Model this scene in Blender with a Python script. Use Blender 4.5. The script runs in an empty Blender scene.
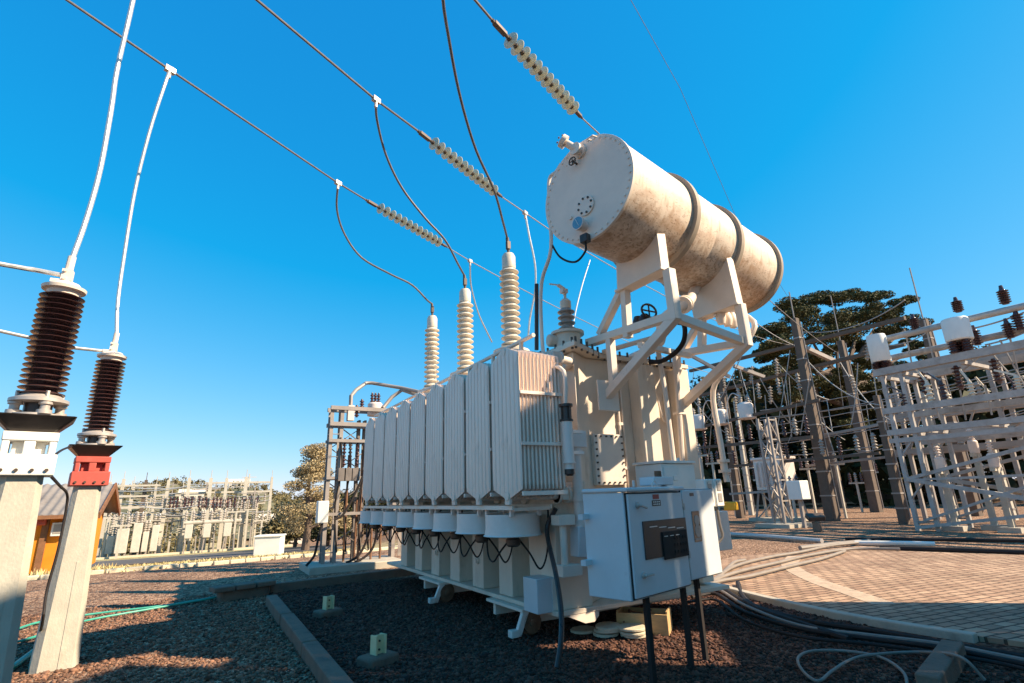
import bpy, math, random
import numpy as np
from mathutils import Vector, Matrix
random.seed(7)
R = math.radians
S = bpy.context.scene
COL = S.collection

# ------------------------------------------------------------------ camera model (calibrated from the vanishing points)
F = 527.0
H = 1.6
def _n(v):
    v = np.array(v, float); return v / np.linalg.norm(v)
cZ = _n((-57, -1797, F)); _y = _n((-312, 163.5, F)); cX = _n(np.cross(_y, cZ)); cY = np.cross(cZ, cX)
def P(u, v, x=None, y=None, z=None):
    """point of the place seen at photo position (u, v), on the plane x=, y= or z="""
    d = np.array([u - 512, v - 341.5, F]); r = np.array([d @ cX, d @ cY, d @ cZ])
    t = x / r[0] if x is not None else y / r[1] if y is not None else (z - H) / r[2]
    p = np.array([0, 0, H]) + t * r
    return Vector((float(p[0]), float(p[1]), float(p[2])))

# ------------------------------------------------------------------ mesh builder
class MB:
    def __init__(s): s.v = []; s.f = []
    def add(s, vs, fs):
        b = len(s.v); s.v += [tuple(p) for p in vs]; s.f += [tuple(i + b for i in f) for f in fs]; return s
    def box(s, lo, hi):
        x0, y0, z0 = lo; x1, y1, z1 = hi
        return s.add([(x0,y0,z0),(x1,y0,z0),(x1,y1,z0),(x0,y1,z0),(x0,y0,z1),(x1,y0,z1),(x1,y1,z1),(x0,y1,z1)],
                     [(0,3,2,1),(4,5,6,7),(0,1,5,4),(1,2,6,5),(2,3,7,6),(3,0,4,7)])
    def rbox(s, c, size, rz=0, tilt=0):
        m = Matrix.Rotation(rz, 3, 'Z') @ Matrix.Rotation(tilt, 3, 'X')
        a, b, d = (k / 2 for k in size); c = Vector(c)
        vs = [c + m @ Vector((i*a, j*b, k*d)) for k in (-1,1) for (i,j) in ((-1,-1),(1,-1),(1,1),(-1,1))]
        return s.add(vs, [(0,3,2,1),(4,5,6,7),(0,1,5,4),(1,2,6,5),(2,3,7,6),(3,0,4,7)])
    def bar(s, p, q, w=.1, h=None, up=(0,0,1)):
        p, q = Vector(p), Vector(q); h = h or w
        d = (q - p).normalized(); u = Vector(up)
        if abs(d.dot(u)) > .98: u = Vector((1, 0, 0))
        a = d.cross(u).normalized(); b = a.cross(d).normalized()
        vs = [e + a*(i*w/2) + b*(j*h/2) for e in (p, q) for (i, j) in ((-1,-1),(1,-1),(1,1),(-1,1))]
        return s.add(vs, [(0,3,2,1),(4,5,6,7),(0,1,5,4),(1,2,6,5),(2,3,7,6),(3,0,4,7)])
    def angle(s, p, q, w=.1, t=.012, up=(0,0,1), flip=1):
        """L section"""
        p, q = Vector(p), Vector(q); d = (q - p).normalized(); u = Vector(up)
        if abs(d.dot(u)) > .98: u = Vector((1, 0, 0))
        a = d.cross(u).normalized(); b = a.cross(d).normalized()
        pr = [(0,0),(w,0),(w,t),(t,t),(t,w),(0,w)]
        vs = [e + a*(i*flip - w/2) + b*(j - w/2) for e in (p, q) for (i, j) in pr]
        return s.add(vs, [(5,4,3,2,1,0),(6,7,8,9,10,11)] + [(i,(i+1)%6,6+(i+1)%6,6+i) for i in range(6)])
    def tube(s, pts, r=.02, n=8, cap=True):
        pts = [Vector(p) for p in pts]; rings = []
        t = (pts[1] - pts[0]).normalized()
        u = Vector((0,0,1)) if abs(t.z) < .9 else Vector((1,0,0))
        a = t.cross(u).normalized()
        vs = []
        for i, p in enumerate(pts):
            if i == 0: d = pts[1] - pts[0]
            elif i == len(pts) - 1: d = pts[-1] - pts[-2]
            else: d = (pts[i+1] - p).normalized() + (p - pts[i-1]).normalized()
            d = d.normalized(); a = (a - d * a.dot(d)).normalized(); b = d.cross(a)
            rr = r[i] if isinstance(r, (list, tuple)) else r
            vs += [p + (a*math.cos(k*2*math.pi/n) + b*math.sin(k*2*math.pi/n)) * rr for k in range(n)]
        fs = [(i*n+k, i*n+(k+1)%n, (i+1)*n+(k+1)%n, (i+1)*n+k) for i in range(len(pts)-1) for k in range(n)]
        if cap: fs += [tuple(range(n-1,-1,-1)), tuple((len(pts)-1)*n+k for k in range(n))]
        return s.add(vs, fs)
    def lathe(s, o, prof, axis=(0,0,1), n=24, cap=True):
        """prof: list of (radius, distance along axis)"""
        o = Vector(o); d = Vector(axis).normalized()
        u = Vector((0,0,1)) if abs(d.z) < .9 else Vector((1,0,0))
        a = d.cross(u).normalized(); b = d.cross(a)
        vs = [o + d*h + (a*math.cos(k*2*math.pi/n) + b*math.sin(k*2*math.pi/n))*r for r, h in prof for k in range(n)]
        fs = [(i*n+k, i*n+(k+1)%n, (i+1)*n+(k+1)%n, (i+1)*n+k) for i in range(len(prof)-1) for k in range(n)]
        if cap: fs += [tuple(range(n-1,-1,-1)), tuple((len(prof)-1)*n+k for k in range(n))]
        return s.add(vs, fs)
    def prism(s, poly, vec):
        poly = [Vector(p) for p in poly]; vec = Vector(vec); n = len(poly)
        return s.add(poly + [p + vec for p in poly],
                     [tuple(range(n-1,-1,-1)), tuple(range(n, 2*n))] + [(i,(i+1)%n,n+(i+1)%n,n+i) for i in range(n)])
    def build(s, name, m, parent=None, bevel=0, smooth=35, fixn=True):
        o3 = origin(parent)
        me = bpy.data.meshes.new(name)
        me.from_pydata([(x-o3[0], y-o3[1], z-o3[2]) for x, y, z in s.v], [], s.f)
        if fixn:
            import bmesh
            bm = bmesh.new(); bm.from_mesh(me); bmesh.ops.recalc_face_normals(bm, faces=bm.faces); bm.to_mesh(me); bm.free()
        if smooth:
            me.polygons.foreach_set('use_smooth', [True]*len(me.polygons)); me.set_sharp_from_angle(angle=R(smooth))
        me.materials.append(m)
        o = bpy.data.objects.new(name, me); COL.objects.link(o)
        if parent is not None: o.parent = parent
        if bevel:
            b = o.modifiers.new('bevel', 'BEVEL'); b.width = bevel; b.segments = 2; b.limit_method = 'ANGLE'; b.angle_limit = R(40)
        return o
def origin(o):
    if o is None: return Vector((0,0,0))
    while o.parent is not None: o = o.parent
    return Vector(o.location)
def tag(o, label=None, cat=None, group=None, kind=None):
    if label: o['label'] = label
    if cat: o['category'] = cat
    if group: o['group'] = group
    if kind: o['kind'] = kind
    return o
def thing(name, loc, label, cat, group=None):
    o = bpy.data.objects.new(name, None); o.empty_display_size = .2; COL.objects.link(o); o.location = loc
    return tag(o, label, cat, group)
def copy_part(o, delta, parent=None):
    c = o.copy(); COL.objects.link(c)
    c.parent = parent if parent is not None else o.parent
    c.location = Vector(o.location) + Vector(delta)
    for ch in list(o.children):
        d = ch.copy(); COL.objects.link(d); d.parent = c
    return c
def copy_thing(o, loc, label, rz=None):
    c = o.copy(); COL.objects.link(c); c.location = loc; c['label'] = label
    if rz is not None: c.rotation_euler = (0, 0, rz)
    for ch in list(o.children):
        copy_part(ch, (0,0,0), c)
    return c
def curve(pts, n=6):
    """smooth polyline through the points (Catmull-Rom)"""
    pts = [Vector(p) for p in pts]; out = []
    q = [pts[0]*2 - pts[1]] + pts + [pts[-1]*2 - pts[-2]]
    for i in range(1, len(q)-2):
        a, b, c, d = q[i-1], q[i], q[i+1], q[i+2]
        for k in range(n):
            t = k / n
            out.append(.5*((2*b) + (c-a)*t + (2*a-5*b+4*c-d)*t*t + (3*b-a-3*c+d)*t*t*t))
    out.append(pts[-1]); return out
def sag(p, q, s, n=14):
    p, q = Vector(p), Vector(q)
    return [p.lerp(q, i/n) - Vector((0,0,4*s*(i/n)*(1-i/n))) for i in range(n+1)]
def sheds(r0, r1, z0, z1, n, alt=None):
    pr = [(r0, z0)]; st = (z1 - z0) / n
    for i in range(n):
        z = z0 + i*st; r = r1 if (alt is None or i % 2 == 0) else alt
        pr += [(r0, z+st*.12), (r*.97, z+st*.30), (r, z+st*.40), (r*.97, z+st*.48), (r0*1.04, z+st*.78)]
    return pr + [(r0, z1)]

# ------------------------------------------------------------------ materials
def mat(name, col, rough=.6, metal=0., var=.12, scale=6., bump=0., bscale=60., dirt=None, dscale=3., dlo=.55, dhi=.72, spec=.4, island=0., stretch=(1,1,1)):
    m = bpy.data.materials.new(name); m.use_nodes = True
    nt = m.node_tree; nd = nt.nodes; lk = nt.links; b = nd['Principled BSDF']
    b.inputs['Roughness'].default_value = rough; b.inputs['Metallic'].default_value = metal
    b.inputs['Specular IOR Level'].default_value = spec
    tc = nd.new('ShaderNodeTexCoord'); mp = nd.new('ShaderNodeMapping'); mp.inputs['Scale'].default_value = stretch
    lk.new(tc.outputs['Object'], mp.inputs['Vector'])
    nz = nd.new('ShaderNodeTexNoise'); nz.inputs['Scale'].default_value = scale; nz.inputs['Detail'].default_value = 6
    nz.inputs['Roughness'].default_value = .65
    lk.new(mp.outputs[0], nz.inputs['Vector'])
    rp = nd.new('ShaderNodeMapRange'); rp.inputs[1].default_value = .3; rp.inputs[2].default_value = .7
    rp.inputs[3].default_value = 1 - var; rp.inputs[4].default_value = 1 + var
    lk.new(nz.outputs[0], rp.inputs[0])
    mx = nd.new('ShaderNodeMix'); mx.data_type = 'RGBA'; mx.blend_type = 'MULTIPLY'; mx.inputs[0].default_value = 1
    mx.inputs[6].default_value = (*col, 1); lk.new(rp.outputs[0], mx.inputs[7])
    out = mx.outputs[2]
    if island:
        g = nd.new('ShaderNodeNewGeometry'); r2 = nd.new('ShaderNodeMapRange')
        r2.inputs[3].default_value = 1 - island; r2.inputs[4].default_value = 1 + island
        lk.new(g.outputs['Random Per Island'], r2.inputs[0])
        m2 = nd.new('ShaderNodeMix'); m2.data_type = 'RGBA'; m2.blend_type = 'MULTIPLY'; m2.inputs[0].default_value = 1
        lk.new(out, m2.inputs[6]); lk.new(r2.outputs[0], m2.inputs[7]); out = m2.outputs[2]
    if dirt:
        n2 = nd.new('ShaderNodeTexNoise'); n2.inputs['Scale'].default_value = dscale; n2.inputs['Detail'].default_value = 8
        n2.inputs['Roughness'].default_value = .7; lk.new(mp.outputs[0], n2.inputs['Vector'])
        r3 = nd.new('ShaderNodeMapRange'); r3.inputs[1].default_value = dlo; r3.inputs[2].default_value = dhi; r3.inputs[4].default_value = .85
        lk.new(n2.outputs[0], r3.inputs[0])
        m3 = nd.new('ShaderNodeMix'); m3.data_type = 'RGBA'; lk.new(r3.outputs[0], m3.inputs[0])
        lk.new(out, m3.inputs[6]); m3.inputs[7].default_value = (*dirt, 1); out = m3.outputs[2]
    lk.new(out, b.inputs['Base Color'])
    rr = nd.new('ShaderNodeMapRange'); rr.inputs[1].default_value = .3; rr.inputs[2].default_value = .7
    rr.inputs[3].default_value = max(0, rough-.08); rr.inputs[4].default_value = min(1, rough+.1)
    lk.new(nz.outputs[0], rr.inputs[0]); lk.new(rr.outputs[0], b.inputs['Roughness'])
    if bump:
        n4 = nd.new('ShaderNodeTexNoise'); n4.inputs['Scale'].default_value = bscale; n4.inputs['Detail'].default_value = 5
        lk.new(mp.outputs[0], n4.inputs['Vector'])
        bp = nd.new('ShaderNodeBump'); bp.inputs['Strength'].default_value = bump; bp.inputs['Distance'].default_value = .02
        lk.new(n4.outputs[0], bp.inputs['Height']); lk.new(bp.outputs[0], b.inputs['Normal'])
    m['_out'] = 1
    return m
M = {}
M['cream'] = mat('cream_paint', (.70,.59,.47), .5, var=.12, scale=2.2, dirt=(.36,.26,.17), dscale=2.6, dlo=.56, dhi=.80, stretch=(1,1,.35))
M['frame'] = mat('frame_paint', (.76,.64,.53), .5, var=.07, scale=3, dirt=(.36,.29,.22), dscale=4, dlo=.64, dhi=.8)
M['radiator'] = mat('radiator_paint', (.86,.70,.58), .5, var=.10, scale=2.2, dirt=(.42,.30,.22), dscale=4, dlo=.58, dhi=.82, stretch=(1,1,.3))
M['grey_paint'] = mat('grey_paint', (.76,.64,.56), .45, var=.08, scale=4, dirt=(.34,.26,.2), dscale=6, dlo=.64, dhi=.8)
M['cabinet'] = mat('cabinet_paint', (.58,.60,.60), .4, var=.05, scale=3, dirt=(.36,.34,.32), dscale=3, dlo=.64, dhi=.85)
M['white_box'] = mat('white_enamel', (.76,.73,.66), .45, var=.05, scale=3, dirt=(.5,.44,.35), dscale=3, dlo=.64, dhi=.85)
M['cream_porcelain'] = mat('cream_porcelain', (.66,.58,.46), .3, var=.06, scale=8, dirt=(.42,.3,.18), dscale=5, dlo=.6, dhi=.8)
M['brown_porcelain'] = mat('brown_porcelain', (.062,.028,.027), .22, var=.15, scale=8, spec=.6)
M['grey_porcelain'] = mat('grey_porcelain', (.34,.30,.26), .3, var=.1, scale=8)
M['steel'] = mat('galvanised_steel', (.52,.46,.41), .45, .35, var=.15, scale=9, dirt=(.3,.22,.16), dscale=5, dlo=.62, dhi=.8)
M['alu'] = mat('aluminium_wire', (.62,.60,.56), .38, .6, var=.1, scale=20)
M['far_wire'] = mat('dull_wire', (.30,.27,.25), .5, .3, var=.15, scale=20)
M['wire'] = mat('weathered_wire', (.16,.14,.13), .5, .4, var=.15, scale=20)
M['fitting'] = mat('dark_fitting', (.10,.075,.06), .5, .5, var=.25, scale=20)
M['black'] = mat('black_rubber', (.020,.014,.012), .75, var=.2, scale=10)
M['dark_plate'] = mat('dark_plate', (.045,.034,.03), .35, var=.2, scale=12)
M['rust'] = mat('rusty_steel', (.20,.10,.055), .8, .1, var=.35, scale=12, bump=.3)
M['concrete'] = mat('concrete', (.44,.39,.31), .85, var=.14, scale=5, bump=.25, bscale=45, dirt=(.22,.18,.14), dscale=2.5, dlo=.55, dhi=.75)
M['column'] = mat('column_concrete', (.46,.42,.34), .8, var=.12, scale=7, bump=.2, bscale=55, dirt=(.29,.24,.18), dscale=2.6, dlo=.56, dhi=.85, stretch=(1,1,.6))
M['kerb'] = mat('mossy_kerb', (.20,.135,.095), .9, var=.25, scale=8, bump=.5, bscale=35, dirt=(.09,.08,.065), dscale=4, dlo=.48, dhi=.68)
M['white'] = mat('white_paint', (.80,.77,.70), .6, var=.05, scale=4, dirt=(.6,.55,.46), dscale=4, dlo=.62, dhi=.8)
M['red'] = mat('faded_red_paint', (.46,.085,.062), .6, var=.08, scale=4, dirt=(.46,.12,.09), dscale=5)
M['orange'] = mat('orange_wall', (.72,.23,.012), .8, var=.06, scale=1.5, dirt=(.5,.19,.03), dscale=1.2)
M['roof'] = mat('fibre_cement_roof', (.22,.195,.175), .85, var=.2, scale=2, dirt=(.16,.13,.11), dscale=1.5, dlo=.5, dhi=.7)
M['wood'] = mat('brown_wood', (.22,.10,.045), .75, var=.25, scale=7)
M['crate'] = mat('pale_timber', (.52,.33,.15), .75, var=.2, scale=6, stretch=(1,1,5))
M['green_hose'] = mat('green_hose', (.05,.33,.24), .45, var=.1, scale=10)
M['hose'] = mat('grey_conduit', (.24,.20,.165), .55, var=.15, scale=6)
M['glass_gauge'] = mat('gauge_face', (.12,.3,.42), .15, var=.1, scale=30)
M['window'] = mat('meter_window', (.06,.06,.055), .12, var=.1, scale=6, spec=.6)
M['pale_stone'] = mat('pale_stone', (.58,.50,.36), .85, var=.15, scale=14, bump=.3)
M['yellow_post'] = mat('pale_yellow_post', (.66,.58,.33), .6, var=.08, scale=12)
M['pole'] = mat('weathered_pole', (.125,.092,.07), .85, var=.2, scale=5, bump=.2, bscale=30)
M['pale_pole'] = mat('pale_pole', (.46,.42,.35), .8, var=.12, scale=3)
M['yard_steel'] = mat('yard_steel', (.32,.28,.25), .55, .2, var=.15, scale=2)
M['stone'] = mat('gravel_stone', (.185,.094,.056), .85, var=.2, scale=30, island=.7)
M['band_paver'] = mat('band_paver', (.46,.34,.24), .85, var=.25, scale=9, bump=.3, bscale=40)
M['pit_shade_stone'] = mat('pit_gravel_shade', (.085,.037,.024), .85, var=.2, scale=30, island=.75)  # gravel stone darkened for the pit, with its shade put into the colour
M['far_enamel'] = mat('far_enamel', (.52,.48,.41), .6, var=.12, scale=2, dirt=(.34,.28,.2), dscale=1.5)
M['frame_steel'] = mat('frame_steel', (.40,.365,.335), .6, .1, var=.2, scale=2.5, dirt=(.22,.17,.13), dscale=2, dlo=.5, dhi=.75)
M['yard_wire'] = mat('yard_wire', (.36,.33,.30), .6, var=.2, scale=3)
M['dark_steel'] = mat('dark_steel', (.20,.17,.15), .6, .2, var=.2, scale=6)
M['hoop'] = mat('hoop_paint', (.34,.27,.20), .6, var=.12, scale=4)
M['bark'] = mat('bark', (.14,.10,.075), .9, var=.25, scale=6, bump=.4, bscale=20)
M['leaf_olive'] = mat('araucaria_leaf', (.078,.075,.026), .7, var=.2, scale=1.5, island=.5, spec=.2)
M['leaf_dark'] = mat('dark_leaf', (.04,.042,.016), .7, var=.25, scale=1.5, island=.5, spec=.2)
M['leaf_dry'] = mat('dry_conifer_leaf', (.40,.31,.17), .75, var=.2, scale=1.2, island=.45, spec=.2)
M['leaf_mid'] = mat('hill_leaf', (.16,.13,.06), .75, var=.2, scale=1.2, island=.5, spec=.2)
M['straw'] = mat('dry_grass', (.50,.40,.19), .9, var=.2, scale=3, island=.4)
M['disc_glass'] = mat('pale_glass_disc', (.74,.68,.48), .12, var=.08, scale=10, spec=.6)
M['disc_glass'].node_tree.nodes['Principled BSDF'].inputs['Transmission Weight'].default_value = .2
M['house_wall'] = mat('pale_house_wall', (.68,.60,.50), .8, var=.08, scale=.6)
M['house_roof'] = mat('clay_roof', (.36,.20,.13), .85, var=.15, scale=.8)
M['signal_red'] = mat('red_paint', (.5,.05,.03), .5)
M['signal_yellow'] = mat('yellow_paint', (.7,.36,.02), .5)

# ------------------------------------------------------------------ ground, paving, terrain
def smooth(a, b, t):
    t = min(1, max(0, (t - a)/(b - a))); return t*t*(3 - 2*t)
def gz(x, y):
    """height of the terrain: level yard, falling away beyond the yard on the left"""
    if y < 17: return 0.0
    k = 1 - smooth(.22, .42, x / y)
    r = math.hypot(x, y)
    drop = .06*max(0, y - 18) if y < 95 else .06*77
    return -min(drop, 4.6) * k - .01*smooth(17, 18, y)
def ground_mesh():
    xs = np.unique(np.concatenate([np.linspace(-400,-60,12), np.linspace(-60,60,81), np.linspace(60,500,14)]))
    ys = np.unique(np.concatenate([np.linspace(-120,-10,6), np.linspace(-10,110,81), np.linspace(110,500,14)]))
    vs = [(x, y, gz(x, y)) for y in ys for x in xs]; nx = len(xs)
    fs = [(j*nx+i, j*nx+i+1, (j+1)*nx+i+1, (j+1)*nx+i) for j in range(len(ys)-1) for i in range(nx-1)]
    return MB().add(vs, fs)
def ground_material():
    m = bpy.data.materials.new('gravel_ground'); m.use_nodes = True
    nt = m.node_tree; nd = nt.nodes; lk = nt.links; b = nd['Principled BSDF']; b.inputs['Roughness'].default_value = .95
    b.inputs['Specular IOR Level'].default_value = .15
    tc = nd.new('ShaderNodeTexCoord')
    v = nd.new('ShaderNodeTexVoronoi'); v.inputs['Scale'].default_value = 26; lk.new(tc.outputs['Object'], v.inputs['Vector'])
    sep = nd.new('ShaderNodeSeparateColor'); lk.new(v.outputs['Color'], sep.inputs[0])
    cr = nd.new('ShaderNodeValToRGB'); e = cr.color_ramp.elements
    e[0].color = (.07,.034,.021,1); e[1].color = (.52,.34,.22,1)
    k = e.new(.5); k.color = (.24,.137,.086,1)
    lk.new(sep.outputs[0], cr.inputs[0])
    n = nd.new('ShaderNodeTexNoise'); n.inputs['Scale'].default_value = .55; n.inputs['Detail'].default_value = 7; n.inputs['Roughness'].default_value = .7
    lk.new(tc.outputs['Object'], n.inputs['Vector'])
    r = nd.new('ShaderNodeMapRange'); r.inputs[1].default_value = .3; r.inputs[2].default_value = .7; r.inputs[3].default_value = .75; r.inputs[4].default_value = 1.3
    lk.new(n.outputs[0], r.inputs[0])
    mx = nd.new('ShaderNodeMix'); mx.data_type = 'RGBA'; mx.blend_type = 'MULTIPLY'; mx.inputs[0].default_value = 1
    lk.new(cr.outputs[0], mx.inputs[6]); lk.new(r.outputs[0], mx.inputs[7])
    # straw-coloured dry grass on the far slope
    sx = nd.new('ShaderNodeSeparateXYZ'); lk.new(tc.outputs['Object'], sx.inputs[0])
    wob = nd.new('ShaderNodeMath'); wob.operation = 'MULTIPLY_ADD'; wob.inputs[1].default_value = 5; lk.new(n.outputs[0], wob.inputs[0]); lk.new(sx.outputs[1], wob.inputs[2])
    g = nd.new('ShaderNodeMapRange'); g.inputs[1].default_value = 22.6; g.inputs[2].default_value = 23.6; lk.new(wob.outputs[0], g.inputs[0])
    gx = nd.new('ShaderNodeMapRange'); gx.inputs[1].default_value = 9; gx.inputs[2].default_value = 6; lk.new(sx.outputs[0], gx.inputs[0])
    gm = nd.new('ShaderNodeMath'); gm.operation = 'MULTIPLY'; lk.new(g.outputs[0], gm.inputs[0]); lk.new(gx.outputs[0], gm.inputs[1])
    n2 = nd.new('ShaderNodeTexNoise'); n2.inputs['Scale'].default_value = 1.6; n2.inputs['Detail'].default_value = 8; lk.new(tc.outputs['Object'], n2.inputs['Vector'])
    c2 = nd.new('ShaderNodeValToRGB'); c2.color_ramp.elements[0].color = (.20,.17,.07,1); c2.color_ramp.elements[1].color = (.52,.42,.22,1)
    c2.color_ramp.elements[0].position = .35; c2.color_ramp.elements[1].position = .6
    lk.new(n2.outputs[0], c2.inputs[0])
    m2 = nd.new('ShaderNodeMix'); m2.data_type = 'RGBA'; lk.new(gm.outputs[0], m2.inputs[0]); lk.new(mx.outputs[2], m2.inputs[6]); lk.new(c2.outputs[0], m2.inputs[7])
    # ground inside the oil pit tinted darker: its shade is put into the colour
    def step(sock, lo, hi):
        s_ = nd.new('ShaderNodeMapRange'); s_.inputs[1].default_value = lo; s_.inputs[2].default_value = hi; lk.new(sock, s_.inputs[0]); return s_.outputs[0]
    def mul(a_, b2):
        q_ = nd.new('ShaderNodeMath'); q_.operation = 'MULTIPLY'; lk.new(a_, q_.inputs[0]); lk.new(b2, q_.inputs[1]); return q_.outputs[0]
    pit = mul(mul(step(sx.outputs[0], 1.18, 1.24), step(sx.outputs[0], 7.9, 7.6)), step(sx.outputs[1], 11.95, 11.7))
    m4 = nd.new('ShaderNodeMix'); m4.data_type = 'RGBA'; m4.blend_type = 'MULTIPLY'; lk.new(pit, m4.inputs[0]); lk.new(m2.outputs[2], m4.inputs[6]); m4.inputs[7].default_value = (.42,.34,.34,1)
    lk.new(m4.outputs[2], b.inputs['Base Color'])
    bp = nd.new('ShaderNodeBump'); bp.inputs['Strength'].default_value = .9; bp.inputs['Distance'].default_value = .03
    inv = nd.new('ShaderNodeMath'); inv.operation = 'SUBTRACT'; inv.inputs[0].default_value = 1; lk.new(v.outputs['Distance'], inv.inputs[1])
    lk.new(inv.outputs[0], bp.inputs['Height']); lk.new(bp.outputs[0], b.inputs['Normal'])
    return m
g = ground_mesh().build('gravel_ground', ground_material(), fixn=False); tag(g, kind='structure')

def paver_material():
    m = bpy.data.materials.new('block_paving'); m.use_nodes = True
    nt = m.node_tree; nd = nt.nodes; lk = nt.links; b = nd['Principled BSDF']; b.inputs['Roughness'].default_value = .85
    b.inputs['Specular IOR Level'].default_value = .25
    tc = nd.new('ShaderNodeTexCoord'); mp = nd.new('ShaderNodeMapping'); mp.inputs['Rotation'].default_value = (0,0,R(8))
    lk.new(tc.outputs['Object'], mp.inputs['Vector'])
    nw = nd.new('ShaderNodeTexNoise'); nw.inputs['Scale'].default_value = 3.0; lk.new(mp.outputs[0], nw.inputs['Vector'])
    va = nd.new('ShaderNodeVectorMath'); va.operation = 'MULTIPLY_ADD'; va.inputs[1].default_value = (.045,.045,0)
    lk.new(nw.outputs['Color'], va.inputs[0]); lk.new(mp.outputs[0], va.inputs[2])
    br = nd.new('ShaderNodeTexBrick'); br.inputs['Scale'].default_value = 1
    br.inputs['Brick Width'].default_value = .27; br.inputs['Row Height'].default_value = .145; br.inputs['Mortar Size'].default_value = .016
    br.inputs['Mortar Smooth'].default_value = .3
    br.inputs['Color1'].default_value = (.46,.30,.195,1); br.inputs['Color2'].default_value = (.31,.185,.12,1); br.inputs['Mortar'].default_value = (.09,.06,.04,1)
    br.inputs['Bias'].default_value = -.1
    lk.new(va.outputs[0], br.inputs['Vector'])
    n = nd.new('ShaderNodeTexNoise'); n.inputs['Scale'].default_value = .9; n.inputs['Detail'].default_value = 8; n.inputs['Roughness'].default_value = .7
    lk.new(tc.outputs['Object'], n.inputs['Vector'])
    r = nd.new('ShaderNodeMapRange'); r.inputs[1].default_value = .3; r.inputs[2].default_value = .7; r.inputs[3].default_value = .72; r.inputs[4].default_value = 1.25
    lk.new(n.outputs[0], r.inputs[0])
    mx = nd.new('ShaderNodeMix'); mx.data_type = 'RGBA'; mx.blend_type = 'MULTIPLY'; mx.inputs[0].default_value = 1
    lk.new(br.outputs['Color'], mx.inputs[6]); lk.new(r.outputs[0], mx.inputs[7]); lk.new(mx.outputs[2], b.inputs['Base Color'])
    bp = nd.new('ShaderNodeBump'); bp.inputs['Strength'].default_value = .6; bp.inputs['Distance'].default_value = .012; bp.invert = True
    lk.new(br.outputs['Fac'], bp.inputs['Height']); lk.new(bp.outputs[0], b.inputs['Normal'])
    return m
# the paved apron: near edge follows the kerb seen from (719,585) to (978,636), far edge at the conduits
edge = [P(700,577,z=.05), P(719,585,z=.05), P(760,596,z=.05), P(827,611,z=.05), P(900,624,z=.05), P(978,636,z=.05), P(1100,652,z=.05)]
edge += [Vector((7.2,.5,.05)), Vector((7.2,-6,.05))]
far = [Vector((40,-6,.05)), Vector((30,4,.05)), P(1040,556,z=.05), P(960,551,z=.05), P(860,546,z=.05), P(790,552,z=.05), P(735,556,z=.05), P(700,566,z=.05)]
pv = MB().prism([(p.x, p.y, -.05) for p in edge + far], (0,0,.1)).build('paved_apron', paver_material()); tag(pv, kind='structure')
def ribbon(mb, pts, w0, w1, z0, z1):
    """kerb following pts on the ground, from w0 to w1 sideways, z0 to z1"""
    n = len(pts); L = []; Rr = []
    for i, p in enumerate(pts):
        d = (pts[min(n-1,i+1)] - pts[max(0,i-1)]); d.z = 0; d.normalize(); a = Vector((d.y, -d.x, 0))
        L.append(p + a*w0); Rr.append(p + a*w1)
    vs = []
    for i in range(n):
        for q, z in ((L[i],z0),(Rr[i],z0),(Rr[i],z1),(L[i],z1)): vs.append((q.x,q.y,z))
    fs = [(i*4+k, i*4+(k+1)%4, i*4+4+(k+1)%4, i*4+4+k) for i in range(n-1) for k in range(4)] + [(3,2,1,0), tuple((n-1)*4+k for k in range(4))]
    mb.add(vs, fs)
kb = MB(); ribbon(kb, curve(edge[:6], 4), .0, .13, -.05, .085)
tag(kb.build('paving_kerb', M['concrete'], bevel=.012), 'long curved concrete kerb edging the sunlit block paving', 'kerb')
band = MB(); ap = curve([P(u,v,z=.054) for u,v in [(795,556),(790,566),(815,580),(850,592),(885,604)]], 5)
ribbon(band, ap, -.16, .16, .051, .055)
tag(band.build('paving_band', M['band_paver']), kind='structure')

# kerbs of the oil pit
kb = MB()
y = 3.2; ends = []
for k, L in enumerate((1.75, 1.8, 1.78, 1.8)):
    kb = MB(); x0 = 1.13 + random.uniform(-.012,.012); kb.box((x0, y, -.05), (x0+.165, y+L-.02, .15+random.uniform(-.008,.008)))
    o = kb.build('pit_kerb', M['kerb'], bevel=.015)
    tag(o, ['mossy concrete kerb length at the bottom edge of the picture, nearest the camera','mossy kerb length beside the nearer yellow stub post','mossy kerb length between the two yellow stub posts','mossy kerb length butting against the slab-topped stone block'][k], 'kerb', 'kerb lengths along the dark gravel pit')
    y += L
p, q = Vector((1.3, 11.63, 0)), Vector((4.3, 12.1, 0)); kb = MB(); kb.bar(p + Vector((0,0,.05)), q + Vector((0,0,.05)), .16, .22)
tag(kb.build('cross_kerb', M['kerb'], bevel=.012), 'low concrete kerb crossing behind the radiators toward the lattice tower', 'kerb')
# stone block with slabs
t = thing('stone_block', (.85, 11.4, 0), 'low grey stone block with worn slabs on top at the kerb corner', 'stone block')
MB().rbox((.86,11.4,.07), (.82,.26,.2), R(16)).build('block', M['kerb'], t, bevel=.03)
for k in range(3):
    MB().rbox((.50+.34*k, 11.28+.1*k, .20), (.33,.36,.09), R(16)+random.uniform(-.05,.05)).build('slab', M['kerb'], t, bevel=.02)
# corner kerb at the bottom right
kb = MB(); a, b_ = P(930,690,z=.06), P(955,652,z=.06); kb.bar(a, b_, .17, .2)
tag(kb.build('kerb_stone', M['kerb'], bevel=.015), 'short rough kerb stone at bottom right under the black cables', 'kerb')
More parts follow.
